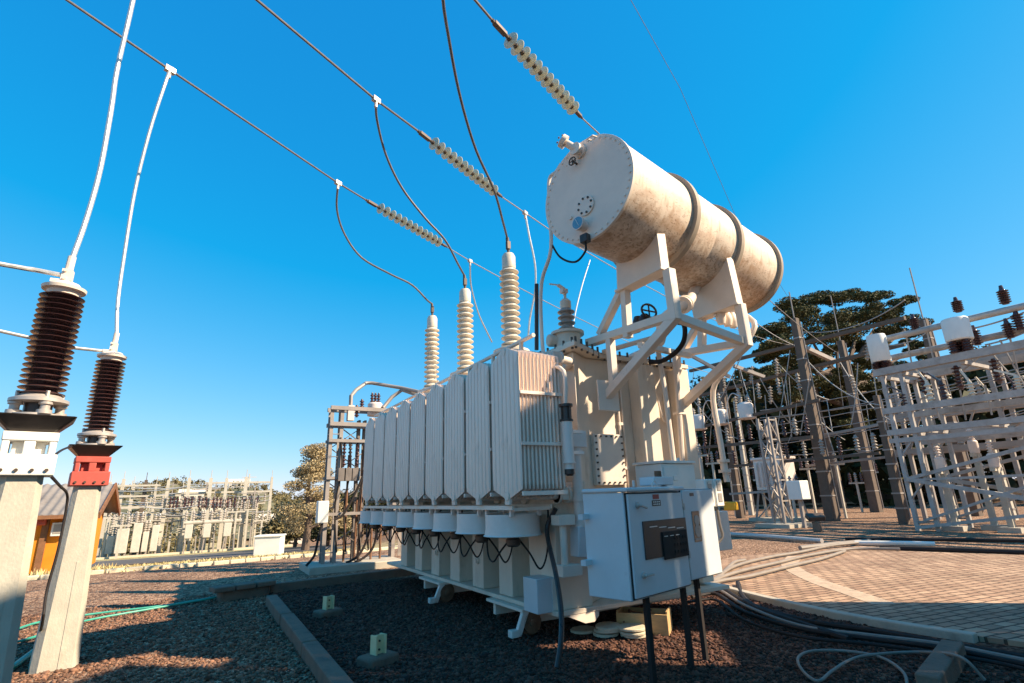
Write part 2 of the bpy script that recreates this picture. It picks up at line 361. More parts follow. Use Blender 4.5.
# stub posts on stone pads
for k, (u, v, lab) in enumerate(((378,658,'nearer pale yellow I-section stub post on a dark stone pad'), (328,612,'farther pale yellow I-section stub post on a dark stone pad'))):
    c = P(u, v, z=.05); t = thing('stub_post', (c.x, c.y, 0), lab, 'stub post', 'stub posts in the dark gravel')
    MB().rbox((c.x, c.y, .03), (.36,.26,.12), R(20)).build('pad', M['kerb'], t, bevel=.03)
    m = MB()
    for s_ in (-1, 1): m.rbox((c.x + s_*.055*math.cos(R(20)), c.y + s_*.055*math.sin(R(20)), .175), (.02,.1,.18), R(20))
    m.rbox((c.x, c.y, .175), (.09,.018,.18), R(20)); m.build('post', M['yellow_post'], t)
    m = MB()
    for dz in (-.04, .04): m.lathe((c.x+.012*math.sin(R(20)), c.y-.012*math.cos(R(20)), .17+dz), [(.011,0),(.011,.01)], (math.sin(R(20)),-math.cos(R(20)),0), 8)
    m.build('bolt', M['fitting'], t)
# loose gravel near the camera: many small stones
def gravel(n, pit, m_, label, seed):
    rng = np.random.default_rng(seed)
    ph = (1+5**.5)/2
    iv = np.array([(-1,ph,0),(1,ph,0),(-1,-ph,0),(1,-ph,0),(0,-1,ph),(0,1,ph),(0,-1,-ph),(0,1,-ph),(ph,0,-1),(ph,0,1),(-ph,0,-1),(-ph,0,1)], float)/1.902
    it = np.array([(0,11,5),(0,5,1),(0,1,7),(0,7,10),(0,10,11),(1,5,9),(5,11,4),(11,10,2),(10,7,6),(7,1,8),(3,9,4),(3,4,2),(3,2,6),(3,6,8),(3,8,9),(4,9,5),(2,4,11),(6,2,10),(8,6,7),(9,8,1)])
    r = 3.2 + 9.0*rng.random(n*4)**.85; az = R(12) + (R(112)-R(12))*rng.random(n*4)
    x = r*np.cos(az); y = r*np.sin(az)
    ok = ~((x > 7.75) & (y < 8.2)) & ~((x > 6.9) & (y < 4))
    inside = (x > 1.22) & (y < 11.8); ok &= (inside if pit else ~inside)
    x, y = x[ok][:n], y[ok][:n]; n = len(x)
    sc = .007 + .017*rng.random(n)**2.2 + .02*(rng.random(n) > .985)
    S3 = np.stack([sc*(.8+.7*rng.random(n)), sc*(.7+.5*rng.random(n)), sc*(.45+.4*rng.random(n))], 1)
    a = rng.random(n)*6.28; b = (rng.random(n)-.5)*1.0
    V = iv[None]*(1+.7*(rng.random((n,12,1))-.5)) * S3[:,None,:]
    cb, sb = np.cos(b)[:,None], np.sin(b)[:,None]
    V = np.stack([V[...,0]*cb - V[...,2]*sb, V[...,1], V[...,0]*sb + V[...,2]*cb], -1)
    ca, sa = np.cos(a)[:,None], np.sin(a)[:,None]
    V = np.stack([V[...,0]*ca - V[...,1]*sa, V[...,0]*sa + V[...,1]*ca, V[...,2]], -1)
    V += np.stack([x, y, sc*.25], 1)[:,None,:]
    T = (it[None] + 12*np.arange(n)[:,None,None]).reshape(-1)
    me = bpy.data.meshes.new('loose_gravel'); me.vertices.add(n*12); me.vertices.foreach_set('co', V.reshape(-1).astype('f'))
    k = n*20; me.loops.add(k*3); me.loops.foreach_set('vertex_index', T.astype('i')); me.polygons.add(k)
    me.polygons.foreach_set('loop_start', np.arange(0, k*3, 3, dtype='i')); me.update(calc_edges=True)
    me.materials.append(M[m_])
    o = bpy.data.objects.new('loose_gravel', me); COL.objects.link(o)
    return tag(o, label, 'gravel', kind='stuff')
gravel(52000, True, 'pit_shade_stone', 'loose stones filling the pit around the transformer, colour darkened to carry its shade', 3)
gravel(34000, False, 'stone', 'tan brown loose gravel left of the pit kerb', 9)

# ------------------------------------------------------------------ power transformer
T = thing('power_transformer', (5.1, 8.0, 0), 'cream power transformer with a row of ribbed radiators and a rust-stained tank above', 'transformer')
# tank
tank = MB().prism([(4.08,5.45,.36),(4.45,5.68,.36),(6.25,5.68,.36),(6.25,11.6,.36),(4.08,11.6,.36)], (0,0,3.06)).build('tank', M['cream'], T, bevel=.01)
cols = [(5.38,5.98)] + [(6.42+.83*k, 6.42+.83*k+.36) for k in range(6)]
for y0, y1 in cols:
    m = MB().prism([(3.60,y0,.36),(4.075,y0,.36),(4.075,y0,1.75),(3.60,y0,1.6)], (0,y1-y0,0)); m.build('stiffener', M['cream'], T, bevel=.008)
m = MB().box((3.55,5.33,.31),(6.35,11.68,.358)); m.build('base_flange', M['cream'], T, bevel=.004)
m = MB()
m.prism([(3.92,5.2,3.425),(4.7,5.60,3.425),(6.4,5.60,3.425),(6.4,11.75,3.425),(3.92,11.75,3.425)], (0,0,.06))
m.prism([(3.95,5.25,3.488),(4.7,5.64,3.488),(6.36,5.64,3.488),(6.36,11.71,3.488),(3.95,11.71,3.488)], (0,0,.03))
m.build('cover', M['cream'], T, bevel=.004)
m = MB()
for k in range(34):
    y = 5.3 + k*.19; m.lathe((3.96,y,3.40), [(.016,0),(.016,.16)], n=6)
for k in range(12):
    x = 4.75 + k*.145; m.lathe((x,5.622,3.40), [(.016,0),(.016,.16)], n=6)
for k in range(5):
    m.lathe((3.98+.15*k,5.25+.075*k,3.40), [(.016,0),(.016,.16)], n=6)
m.build('cover_bolts', M['fitting'], T)
# box ribs on the end wall, conduit, inspection plate
for x0, x1 in ((5.20,5.52), (6.0,6.22)):
    MB().box((x0,5.46,.40),(x1,5.678,3.36)).build('end_rib', M['cream'], T, bevel=.012)
pl = MB().box((4.43,5.59,1.70),(4.93,5.665,2.36)).build('inspection_plate', M['frame'], T, bevel=.004)
m = MB()
for k in range(6):
    for zz in (1.73, 2.33): m.lathe((4.46+k*.088,5.592,zz), [(.013,0),(.013,.022)], (0,-1,0), 6)
for k in range(1,7):
    for xx in (4.46, 4.90): m.lathe((xx,5.592,1.73+k*.0857), [(.013,0),(.013,.022)], (0,-1,0), 6)
m.build('plate_bolts', M['fitting'], pl)
m = MB(); m.tube([(4.95,5.655,1.2),(4.95,5.655,3.35)], .018, 8); m.tube([(5.02,5.655,.9),(5.02,5.655,3.38)], .014, 8)
for zz in (1.9,2.5,3.0): m.box((4.93,5.64,zz),(5.04,5.679,zz+.04))
m.build('conduit', M['frame'], T)
m = MB(); m.tube(curve([(5.72,5.66,3.0),(5.75,5.62,2.62),(5.84,5.62,2.62),(5.86,5.66,3.0)],5), .014, 6); m.build('lifting_loop', M['frame'], T)
# radiators
XO, PITCH, Y0 = 2.93, .735, 4.94
def radiator_mesh():
    m = MB(); w = .66; npan = 12; st = .545/(npan-1)
    for k in range(npan):
        x = XO + k*st
        pr = []
        fl = 7; n = fl*6
        # fluted panel: front and back skins, hexagonal outline
        cols_ = []
        ph = [(j + o_)/fl for j in range(fl) for o_ in (0,.10,.16,.5,.84,.90)] + [1.0]
        hh = [.0015,.0035,.016,.021,.016,.0035]*fl + [.0015]
        n = len(ph) - 1
        for q_, th in zip(ph, hh):
            yy = Y0 + w*q_; s_ = abs(q_*2 - 1)
            top = 3.30 - .14*max(s_, .16); bot = 1.555 + .115*max(s_, .16)
            cols_.append((yy, bot, top, th))
        vs = []
        for yy, bot, top, th in cols_:
            vs += [(x-th,yy,bot+.07),(x-th,yy,top-.07),(x-.003,yy,top),(x+.003,yy,top),(x+th,yy,top-.07),(x+th,yy,bot+.07),(x+.003,yy,bot),(x-.003,yy,bot)]
        fs = [(i*8+j, i*8+(j+1)%8, i*8+8+(j+1)%8, i*8+8+j) for i in range(n) for j in range(8)]
        m.add(vs, fs)
    return m
rad = radiator_mesh().build('radiator', M['radiator'], T, smooth=30)
for zz in (2.70, 2.14):
    for ya, yb in ((-.022,.002), (.658,.682)):
        MB().box((XO-.004,Y0+ya,zz-.018),(XO+.56,Y0+yb,zz+.018)).build('tie_bar', M['radiator'], rad, bevel=.003)
MB().box((XO-.008,Y0-.016,1.60),(XO+.56,Y0+.012,1.645)).build('bottom_angle', M['radiator'], rad, bevel=.003)
yc = Y0 + .33
for zz in (3.23, 1.60):
    m = MB(); m.tube([(XO-.02,yc,zz),(3.78,yc,zz)] + curve([(3.80,yc,zz),(3.93,yc+.05,zz),(4.0,yc+.2,zz),(4.09,yc+.34,zz)],4), .05, 14)
    for xx in (3.56, 3.70): m.lathe((xx,yc,zz), [(.05,0),(.1,0),(.1,.03),(.05,.03)], (1,0,0), 18)
    m.box((3.58,yc-.06,zz-.06),(3.70,yc+.06,zz+.08)); m.box((XO-.012,yc-.05,zz-.09),(XO+.02,yc+.05,zz))
    m.build('header_pipe', M['frame'], rad)
for k in range(1, 9): copy_part(rad, (0, PITCH*k, 0))
m = MB().tube([(3.17,4.98,3.40),(3.17,11.7,3.40)], .026, 10)
for k in range(9): m.box((3.15,Y0+.33+PITCH*k-.02,3.28),(3.19,Y0+.33+PITCH*k+.02,3.39))
m.build('bus_pipe', M['frame'], T)
m = MB().box((2.96,5.24,1.452),(2.985,11.5,1.497)); m.box((3.46,5.24,1.452),(3.485,11.5,1.497))
for k in range(9):
    yy = 5.26 + .77*k; m.box((2.99,yy-.02,1.44),(3.455,yy+.02,1.475))
m.build('fan_rail', M['frame'], T)
# cooling fans
def fan():
    c = (3.2, 5.66, 0)
    m = MB(); pr = [(.345,1.165),(.328,1.18),(.318,1.24),(.318,1.40),(.308,1.40),(.308,1.18),(.33,1.16)]
    m.lathe(c, pr + [pr[0]], n=36, cap=False)
    for s_ in (-1, 1):
        m.box((3.0,c[1]+s_*.30-.02,1.38),(3.04,c[1]+s_*.30+.02,1.45)); m.box((3.36,c[1]+s_*.30-.02,1.38),(3.40,c[1]+s_*.30+.02,1.45))
    f = m.build('cooling_fan', M['grey_paint'], T)
    m = MB().lathe(c, [(.06,1.04),(.085,1.06),(.085,1.12),(.07,1.13),(.07,1.26),(.03,1.27)], n=18)
    m.bar((2.90,c[1],1.20),(3.50,c[1],1.20),.025,.012); m.bar((3.2,c[1]-.30,1.207),(3.2,c[1]+.30,1.207),.025,.012); m.build('motor', M['fitting'], f)
    m = MB()
    for k in range(6):
        a = k*math.pi/3; ca, sa = math.cos(a), math.sin(a)
        m.add([(3.2+ca*.06-sa*.04,5.66+sa*.06+ca*.04,1.30),(3.2+ca*.27-sa*.1,5.66+sa*.27+ca*.1,1.28),(3.2+ca*.27+sa*.1,5.66+sa*.27-ca*.1,1.34),(3.2+ca*.06+sa*.04,5.66+sa*.06-ca*.04,1.32),
               (3.2+ca*.06-sa*.04,5.66+sa*.06+ca*.04,1.306),(3.2+ca*.27-sa*.1,5.66+sa*.27+ca*.1,1.286),(3.2+ca*.27+sa*.1,5.66+sa*.27-ca*.1,1.346),(3.2+ca*.06+sa*.04,5.66+sa*.06-ca*.04,1.326)],
              [(0,3,2,1),(4,5,6,7),(0,1,5,4),(1,2,6,5),(2,3,7,6),(3,0,4,7)])
    m.build('blades', M['fitting'], f)
    m = MB(); m.tube(curve([(3.12,5.67,1.08),(3.10,5.80,.98),(3.12,6.0,.86),(3.16,6.2,.88),(3.2,6.33,1.02),(3.24,6.38,1.2),(3.26,6.40,1.44)],6), .011, 6); m.tube(curve([(3.28,5.64,1.10),(3.36,5.56,.96),(3.44,5.50,.80),(3.50,5.46,.88),(3.54,5.44,1.1),(3.55,5.43,1.44)],6), .011, 6)
    m.build('fan_cable', M['black'], f)
    return f
fn = fan()
for k in range(1, 8): copy_part(fn, (0, .82*k, 0))
# skid, wheels, lugs
def skid(y0, name='skid_beam'):
    m = MB(); m.box((3.46,y0,.27),(6.3,y0+.95,.305)); m.box((3.52,y0+.1,.12),(6.3,y0+.16,.27)); m.box((3.52,y0+.8,.12),(6.3,y0+.86,.27)); 
    o = m.build('skid_beam', M['frame'], T, bevel=.004)
    m = MB(); m.lathe((3.60,y0+.06,.15), [(.02,-.06),(.12,-.06),(.12,.0),(.145,.0),(.145,.03),(.02,.03)], (0,1,0), 26)
    m.lathe((3.60,y0+.0,.15), [(.02,-.035),(.045,-.03),(.045,.14)], (0,1,0), 14); m.build('wheel', M['rust'], o)
    m = MB(); m.prism([(3.36,y0,.02),(3.44,y0,.02),(3.56,y0,.27),(3.47,y0,.27)], (0,.06,0)); m.box((3.30,y0-.02,.02),(3.40,y0+.08,.10)); m.build('rail_clamp', M['grey_paint'], o, bevel=.008)
    return o
for y0 in (5.95, 8.55): skid(y0)
m = MB().prism([(3.72,5.335,.308),(4.12,5.335,.308),(4.12,5.335,.26),(4.05,5.335,.20),(3.92,5.335,.20),(3.70,5.335,.29)], (0,.03,0)); m.build('jacking_lug', M['frame'], T, bevel=.004)
# junction box on the first stiffener
jb = MB().box((3.36,5.44,.34),(3.598,5.74,.70)).build('junction_box', M['cabinet'], T, bevel=.008)
m = MB().box((3.56,5.425,.36),(3.598,5.439,.68)); 
for zz in (.45,.55): m.lathe((3.58,5.427,zz), [(.008,0),(.008,.012)], (0,-1,0), 6)
m.build('hinge_plate', M['grey_paint'], jb)
# drain valves on the stiffeners
for y in (7.42, 9.0):
    m = MB().lathe((3.6,y,.72), [(.05,0),(.05,.03),(.03,.03),(.03,.05)], (-1,0,0), 12); m.build('drain_plug', M['frame'], T)
# side pipe, elbow and valve right of the radiators
m = MB(); m.box((3.70,5.06,2.13),(3.90,5.26,2.32)); m.tube([(3.8,5.16,2.13),(3.8,5.16,1.28)], .062, 16); m.lathe((3.8,5.16,2.05), [(.085,0),(.085,.08)], n=16); m.lathe((3.8,5.16,1.52), [(.075,0),(.075,.05)], n=16)
m.lathe((3.8,5.16,1.24), [(.085,0),(.085,.07)], n=16); m.build('oil_pipe', M['grey_paint'], T)
m = MB().prism([(3.70,5.08,.93),(3.87,5.08,.90),(3.90,5.08,1.25),(3.72,5.08,1.25)], (0,.17,0)); m.build('pipe_foot', M['cabinet'], T, bevel=.012)
m = MB(); m.tube([(3.56,5.16,1.32),(3.56,5.16,.80)], .04, 14); m.box((3.46,5.08,1.27),(3.68,5.24,1.38)); m.box((3.48,5.08,.74),(3.74,5.26,.86)); m.tube([(3.6,5.2,1.32),(3.85,5.46,1.32)], .05, 12)
m.build('valve_pipe', M['frame'], T, bevel=.006)
m = MB(); m.tube([(3.3,5.26,1.60),(3.66,5.26,1.60),(3.72,5.3,1.60)], .055, 14); m.lathe((3.56,5.26,1.60), [(.09,0),(.09,.04)], (1,0,0), 16); m.build('elbow', M['frame'], T)
# breather in front of the radiator
xb = 3.44; yb = 4.80
m = MB().lathe((xb,yb,1.86), [(.05,0),(.05,.06),(.072,.06),(.072,.075)], n=18); m.lathe((xb,yb,1.935), [(.062,0),(.062,.44)], n=18); m.build('breather_body', M['grey_paint'], T)
m = MB().lathe((xb,yb,2.38), [(.075,0),(.075,.02),(.05,.02),(.05,.16),(.078,.16),(.078,.19)], n=18)
for a in range(4): m.tube([(xb+.066*math.cos(a*1.57),yb+.066*math.sin(a*1.57),2.38),(xb+.066*math.cos(a*1.57),yb+.066*math.sin(a*1.57),2.56)], .006, 6)
m.build('breather_head', M['dark_plate'], T)
MB().lathe((xb,yb,1.79), [(.03,0),(.055,.02),(.055,.07)], n=18).build('breather_cup', M['dark_plate'], T)
m = MB()
for zz in (2.02,2.25): m.box((xb+.05,yb-.02,zz),(xb+.20,yb+.02,zz+.035))
m.build('breather_clamp', M['grey_paint'], T)
pts = [P(566,166,x=3.62)-Vector((.08,0,0)), P(556,172,x=3.50), P(549.5,179,x=3.47), P(549,203,x=3.46), P(551,249,x=3.46), P(541.5,283,x=3.46), P(541.5,330,x=3.46), P(546,362,x=3.45), Vector((xb,yb,2.95)), Vector((xb,yb,2.56))]
m = MB().tube(curve(pts, 4), .024, 10); m.build('breather_pipe', M['frame'], T)
m = MB().tube([P(536.6,284,x=3.9), P(536.6,350,x=3.9)], .03, 8); m.build('earth_pipe', M['dark_plate'], T)
# high-voltage bushings
def bushing(y):
    c = (4.2, y, 0)
    m = MB().lathe(c, [(.31,3.515),(.31,3.56),(.25,3.56),(.25,3.86),(.30,3.86),(.30,3.90)], n=28); b = m.build('bushing_turret', M['cream'], T)
    m = MB().lathe(c, [(.18,3.9),(.19,3.96)] + sheds(.105,.168,3.97,5.38,13) + [(.10,5.39)], n=28); m.build('porcelain', M['cream_porcelain'], b)
    m = MB().lathe(c, [(.115,5.38),(.118,5.40),(.118,5.60),(.09,5.66),(.04,5.67)], n=24); m.build('bushing_cap', M['cream_porcelain'], b)
    m = MB().lathe(c, [(.024,5.66),(.024,5.80)], n=10); m.box((4.17,y-.035,5.76),(4.23,y+.035,5.90)); m.tube([(4.2,y,5.74),(4.19,y+.01,5.98)], .03, 8); m.build('terminal', M['fitting'], b)
    return b
bs = bushing(7.3)
for dy in (1.82, 3.64): copy_part(bs, (0, dy, 0))
# turret with the short bushing at the near corner
c = (4.26, 5.80, 0)
m = MB().lathe(c, [(.21,3.518),(.21,3.54),(.185,3.54),(.185,3.76),(.235,3.76),(.235,3.80),(.12,3.81)], n=28)
m.lathe((4.12,5.86,3.68), [(.09,0),(.09,.12),(.075,.14)], (-1,.25,0), 18); tt = m.build('neutral_turret', M['cream'], T)
m = MB().lathe(c, [(.12,3.80)] + sheds(.075,.125,3.82,4.16,4) + [(.07,4.17)], n=26); m.build('porcelain', M['grey_porcelain'], tt)
m = MB().lathe(c, [(.075,4.16),(.08,4.18),(.08,4.27),(.045,4.31),(.02,4.32),(.02,4.42)], n=20); m.build('bushing_cap', M['cream_porcelain'], tt)
m = MB().tube([(c[0],c[1],4.38),(c[0]-.02,c[1],4.47),(c[0]-.10,c[1]+.02,4.52)], .028, 8); m.tube([(c[0]-.10,c[1]+.02,4.52),(c[0]-.22,c[1]+.06,4.53)], .012, 6); m.box((c[0]-.06,c[1]-.04,4.40),(c[0]+.03,c[1]+.04,4.46)); m.build('terminal', M['frame'], tt)

# conservator
def conservator_material():
    m = mat('conservator_paint', (.76,.62,.49), .5, var=.07, scale=2)
    nt = m.node_tree; nd = nt.nodes; lk = nt.links; b = nd['Principled BSDF']
    src = b.inputs['Base Color'].links[0].from_socket
    tc = nd.new('ShaderNodeTexCoord'); sx = nd.new('ShaderNodeSeparateXYZ'); lk.new(tc.outputs['Object'], sx.inputs[0])
    hz = nd.new('ShaderNodeMapRange'); hz.inputs[1].default_value = 5.45; hz.inputs[2].default_value = 4.45; hz.inputs[3].default_value = -.16; hz.inputs[4].default_value = .11
    lk.new(sx.outputs[2], hz.inputs[0])
    mp = nd.new('ShaderNodeMapping'); mp.inputs['Scale'].default_value = (1.0,1.0,2.6); mp.inputs['Rotation'].default_value = (R(20),R(8),R(13)); lk.new(tc.outputs['Object'], mp.inputs[0])
    def nz(sc, lo, hi, w, d=5):
        n = nd.new('ShaderNodeTexNoise'); n.inputs['Scale'].default_value = sc; n.inputs['Detail'].default_value = d; n.inputs['Roughness'].default_value = .6
        lk.new(mp.outputs[0], n.inputs['Vector'])
        a = nd.new('ShaderNodeMath'); a.operation = 'MULTIPLY_ADD'; lk.new(hz.outputs[0], a.inputs[0]); a.inputs[1].default_value = w; lk.new(n.outputs[0], a.inputs[2])
        r = nd.new('ShaderNodeMapRange'); r.inputs[1].default_value = lo; r.inputs[2].default_value = hi; lk.new(a.outputs[0], r.inputs[0]); return r.outputs[0]
    def over(base, col, fac, k):
        mx = nd.new('ShaderNodeMix'); mx.data_type = 'RGBA'; f = nd.new('ShaderNodeMath'); f.operation = 'MULTIPLY'; f.inputs[1].default_value = k; lk.new(fac, f.inputs[0])
        lk.new(f.outputs[0], mx.inputs[0]); lk.new(base, mx.inputs[6]); mx.inputs[7].default_value = (*col, 1); return mx.outputs[2]
    c = over(src, (.42,.215,.095), nz(2.2,.48,.74,1.0), .6)
    c = over(c, (.19,.085,.035), nz(25,.60,.66,.5,3), .6)
    c = over(c, (.13,.07,.035), nz(7,.63,.73,.6,6), .45)
    mp2 = nd.new('ShaderNodeMapping'); mp2.inputs['Scale'].default_value = (9,9,.9); lk.new(tc.outputs['Object'], mp2.inputs[0])
    n3 = nd.new('ShaderNodeTexNoise'); n3.inputs['Scale'].default_value = 1.6; n3.inputs['Detail'].default_value = 6; lk.new(mp2.outputs[0], n3.inputs['Vector'])
    a3 = nd.new('ShaderNodeMath'); a3.operation = 'MULTIPLY_ADD'; lk.new(hz.outputs[0], a3.inputs[0]); a3.inputs[1].default_value = .9; lk.new(n3.outputs[0], a3.inputs[2])
    r3 = nd.new('ShaderNodeMapRange'); r3.inputs[1].default_value = .50; r3.inputs[2].default_value = .72; lk.new(a3.outputs[0], r3.inputs[0])
    c = over(c, (.36,.19,.085), r3.outputs[0], .55)
    lk.new(c, b.inputs['Base Color']); return m
A0 = Vector((3.6, 4.325, 5.09)); A1 = Vector((7.528, 5.25, 5.10)); ax = (A1 - A0).normalized(); LEN = (A1 - A0).length; RC = .655
side = Vector((ax.y, -ax.x, 0)).normalized()      # horizontal, toward -y
def on(h, ang, r):                                 # point around the conservator; angle 0 = -y side, 90 = top
    return A0 + ax*h + side*(r*math.cos(R(ang))) + Vector((0,0,r*math.sin(R(ang))))
cons = MB().lathe(A0, [(RC-.01,.02),(RC,.03),(RC,LEN*.48),(RC-.004,LEN*.483),(RC,LEN*.486),(RC,LEN-.01)], ax, 72).build('conservator', conservator_material(), T)
for f in (.335, .645):
    h = LEN*f; MB().lathe(A0, [(RC-.01,h-.045),(RC+.06,h-.045),(RC+.06,h+.045),(RC-.01,h+.045)], ax, 72, cap=False).build('hoop', M['hoop'], cons)
MB().lathe(A0, [(RC-.02,LEN-.05),(RC+.055,LEN-.05),(RC+.055,LEN+.03),(RC-.02,LEN+.03),(.02,LEN+.04)], ax, 72).build('rear_flange', M['hoop'], cons)
m = MB().lathe(A0, [(RC+.014,-.018),(RC+.014,.022),(RC-.03,.022)], ax, 80); ec = m.build('end_cover', M['frame'], cons, bevel=.003)
m = MB()
for k in range(44):
    m.lathe(on(-.03, k*360/44, RC-.03), [(.013,0),(.013,.02)], ax, 6)
for k, (u, v) in enumerate(((594,138),(568,168))):
    p = P(u, v, x=3.58); m.tube([p+Vector((0,.05,.0)), p+Vector((-.06,.05,0)), p+Vector((-.06,-.05,-.02)), p+Vector((0,-.05,-.02))], .012, 6)
m.build('end_bolts', M['frame'], cons)
def on_disc(u, v, off=0):
    """point of the end cover seen at (u, v)"""
    d = np.array([u-512, v-341.5, F]); r = Vector((float(d@cX), float(d@cY), float(d@cZ))); o = Vector((0,0,H))
    n = ax; t = (A0 - ax*.02 - o).dot(n)/r.dot(n); return o + r*t - ax*off
gc = on_disc(586,206)
m = MB().lathe(gc, [(.125,-.0),(.125,.02),(.03,.022)], -ax, 32)
hp = m.build('hand_hole', M['frame'], cons)
m = MB()
e1 = side; e2 = Vector((0,0,1))
for k in range(8):
    a = k*math.pi/4 + .2; m.lathe(gc + (e1*math.cos(a)+e2*math.sin(a))*.098 - ax*.02, [(.014,0),(.014,.014)], -ax, 6)
m.build('hand_hole_bolts', M['fitting'], hp)
gg = on_disc(584,226)
m = MB().lathe(gg, [(.07,-.0),(.07,.09),(.085,.09),(.085,.12),(.075,.12)], -ax, 30); ga = m.build('oil_gauge', M['grey_paint'], cons)
m = MB().lathe(gg - ax*.121, [(.074,0),(.074,.002)], -ax, 30); m.build('gauge_face', M['glass_gauge'], ga)
m = MB().bar(gg - ax*.126 - e2*.045 + e1*.02, gg - ax*.126 + e2*.05 - e1*.02, .012, .003); m.build('gauge_needle', M['white'], ga)
bx = on_disc(588,240)
m = MB().rbox(bx - ax*.05, (.08,.10,.10), math.atan2(ax.y, ax.x)); m.build('gauge_box', M['dark_plate'], ga, bevel=.005)
m = MB().tube(curve([bx - ax*.05 - e2*.05, bx - ax*.07 - e2*.17 , P(575,262,x=3.5), P(560,257,x=3.48), P(550,241,x=3.47)], 6), .013, 8); m.build('gauge_cable', M['black'], ga)
p = on_disc(578,222)
MB().lathe(on_disc(571,218), [(.025,0),(.025,.02)], -ax, 12).build('vent_plug', M['frame'], cons)
vv = on_disc(581,152); v2 = on_disc(572,147, .16)
m = MB().lathe(vv, [(.085,-.02),(.085,.03),(.05,.03),(.05,.09),(.075,.09),(.075,.12)], -ax, 22)
m.tube([vv - ax*.08, v2], .045, 12); vd = (v2 - vv).normalized()
m.lathe(v2, [(.085,-.03),(.085,.0),(.085,.03)], vd, 20); vl = m.build('end_valve', M['frame'], cons)
m = MB()
for k in range(6):
    a = k*math.pi/3; m.lathe(v2 + vd*.03 + (e1*math.cos(a)+e2*math.sin(a))*.06, [(.012,0),(.012,.015)], vd, 6)
m.build('valve_bolts', M['rust'], vl)
wv = on_disc(577,164, .09)
m = MB(); ring = [wv + e1*(.05*math.cos(k*math.pi/8)) + e2*(.05*math.sin(k*math.pi/8)) for k in range(17)]; m.tube(ring, .009, 6); m.tube([ring[0], ring[8]], .007, 6); m.tube([ring[4], ring[12]], .007, 6); m.tube([wv, wv+ax*.09], .012, 8); m.build('handwheel', M['fitting'], vl)
# support brackets
def bracket(x, post_top, corner, back, foot, sad, lpost, ldiag, vert, w=.108):
    f = lambda uv: P(uv[0], uv[1], x=x)
    C, B, A = f(corner), f(back), f(foot)
    m = MB()
    m.bar(C + Vector((0,-.03,-.01)), A, w, w*.95, up=(1,0,0))
    m.bar(C, B, w*.9, w*.98, up=(1,0,0))
    Pt = f(post_top); m.bar(Vector((x,C.y,C.z-.06)), Vector((x,C.y+.01,Pt.z)), w, w*1.04, up=(1,0,0))
    m.bar(f(lpost[0]), f(lpost[1]), w*.84, w*.92, up=(1,0,0))
    if ldiag: m.bar(f(ldiag[0]), f(ldiag[1]), w*.8, w*.88, up=(1,0,0))
    m.bar(f(vert[0]), f(vert[1]), w*.82, w*.9, up=(1,0,0))
    m.bar(A + Vector((0,-.02,-.20)), A + Vector((0,-.02,.20)), .34, .03, up=(0,1,0))
    b = m.build('support_bracket', M['frame'], T, bevel=.006)
    # saddle plate: cradles the cylinder
    s = [f(q) for q in sad]    # bottom left, bottom right, top right, top left
    ymid = (A0 + ax*((x-A0.x)/ax.x)).y; zc = (A0 + ax*((x-A0.x)/ax.x)).z
    arc = []
    y_r, y_l = s[2].y, s[3].y
    for k in range(13):
        yy = y_r + (y_l - y_r)*k/12; dy = min(.64, abs(yy - ymid)); arc.append((x-.07, yy, zc - math.sqrt(RC**2 - dy**2) + .015))
    zb = (s[0].z + s[1].z)/2
    m = MB().prism([(x-.07, s[0].y, zb), (x-.07, s[1].y, zb)] + arc, (.14,0,0))
    m.box((x-.10, min(s[1].y,s[0].y)-.02, zb-.035), (x+.10, max(s[1].y,s[0].y)+.02, zb-.002)); m.build('saddle', M['frame'], b, bevel=.005)
    return b
bracket(4.5, (664,272), (675,315), (588,343), (607,396), [(621,289),(665.7,270),(662,242),(620,262)], ((625,289),(628,338)), ((621,292),(600,335)), ((610,338),(614,388)))
bracket(6.1, (740,305), (746.6,342), (673,355), (669,418), [(697,319),(740,303),(733,279.5),(693,306)], ((702,318),(702,347)), ((696,328),(682,353)), ((676,354),(681,408)))
m = MB().bar(P(676,317,x=4.57), P(741,341,x=6.03), .09, .10); m.bar(P(640,345,x=4.57), P(690,356,x=6.0), .07, .07); m.build('bracket_tie', M['frame'], T, bevel=.005)
# conservator pipework
pts = [A0 + ax*2.45 - Vector((0,.0,RC-.05)), A0 + ax*2.36 - Vector((0,0,RC+.06)), P(690,300,x=5.55), P(684,305,x=5.35), P(672,312,x=5.3), P(662,322,x=5.3), P(657,345,x=5.3), Vector((5.36,6.0,3.5))]
m = MB().tube(curve(pts, 5), .07, 14); p = P(684,304.5,x=5.36); m.lathe(p, [(.12,-.04),(.12,-.01),(.09,-.01),(.09,.02),(.12,.02),(.12,.05)], (P(690,300,x=5.55)-p), 18); op = m.build('conservator_pipe', M['frame'], T)
m = MB(); c0 = P(649,311,x=5.25)
ring = [c0 + Vector((.14*math.cos(k*math.pi/8), 0, .10*math.sin(k*math.pi/8))) for k in range(17)]; m.tube(ring, .016, 6); m.tube([ring[0],ring[8]], .012, 6); m.tube([ring[4],ring[12]], .012, 6)
m.lathe(c0+Vector((0,.1,-.14)), [(.08,-.08),(.1,-.04),(.1,.05),(.05,.12)], n=14); m.lathe(P(638,322,x=5.2), [(.07,-.06),(.08,0),(.05,.08)], n=12); m.build('valve_cluster', M['dark_plate'], T)
m = MB().tube(curve([P(676,322,x=5.1), P(684,325,x=5.15), P(684,340,x=5.2), P(676,352,x=5.25), P(662,361,x=5.3), P(650,362,x=5.35)], 6), .032, 10); m.build('relay_cable', M['black'], T)
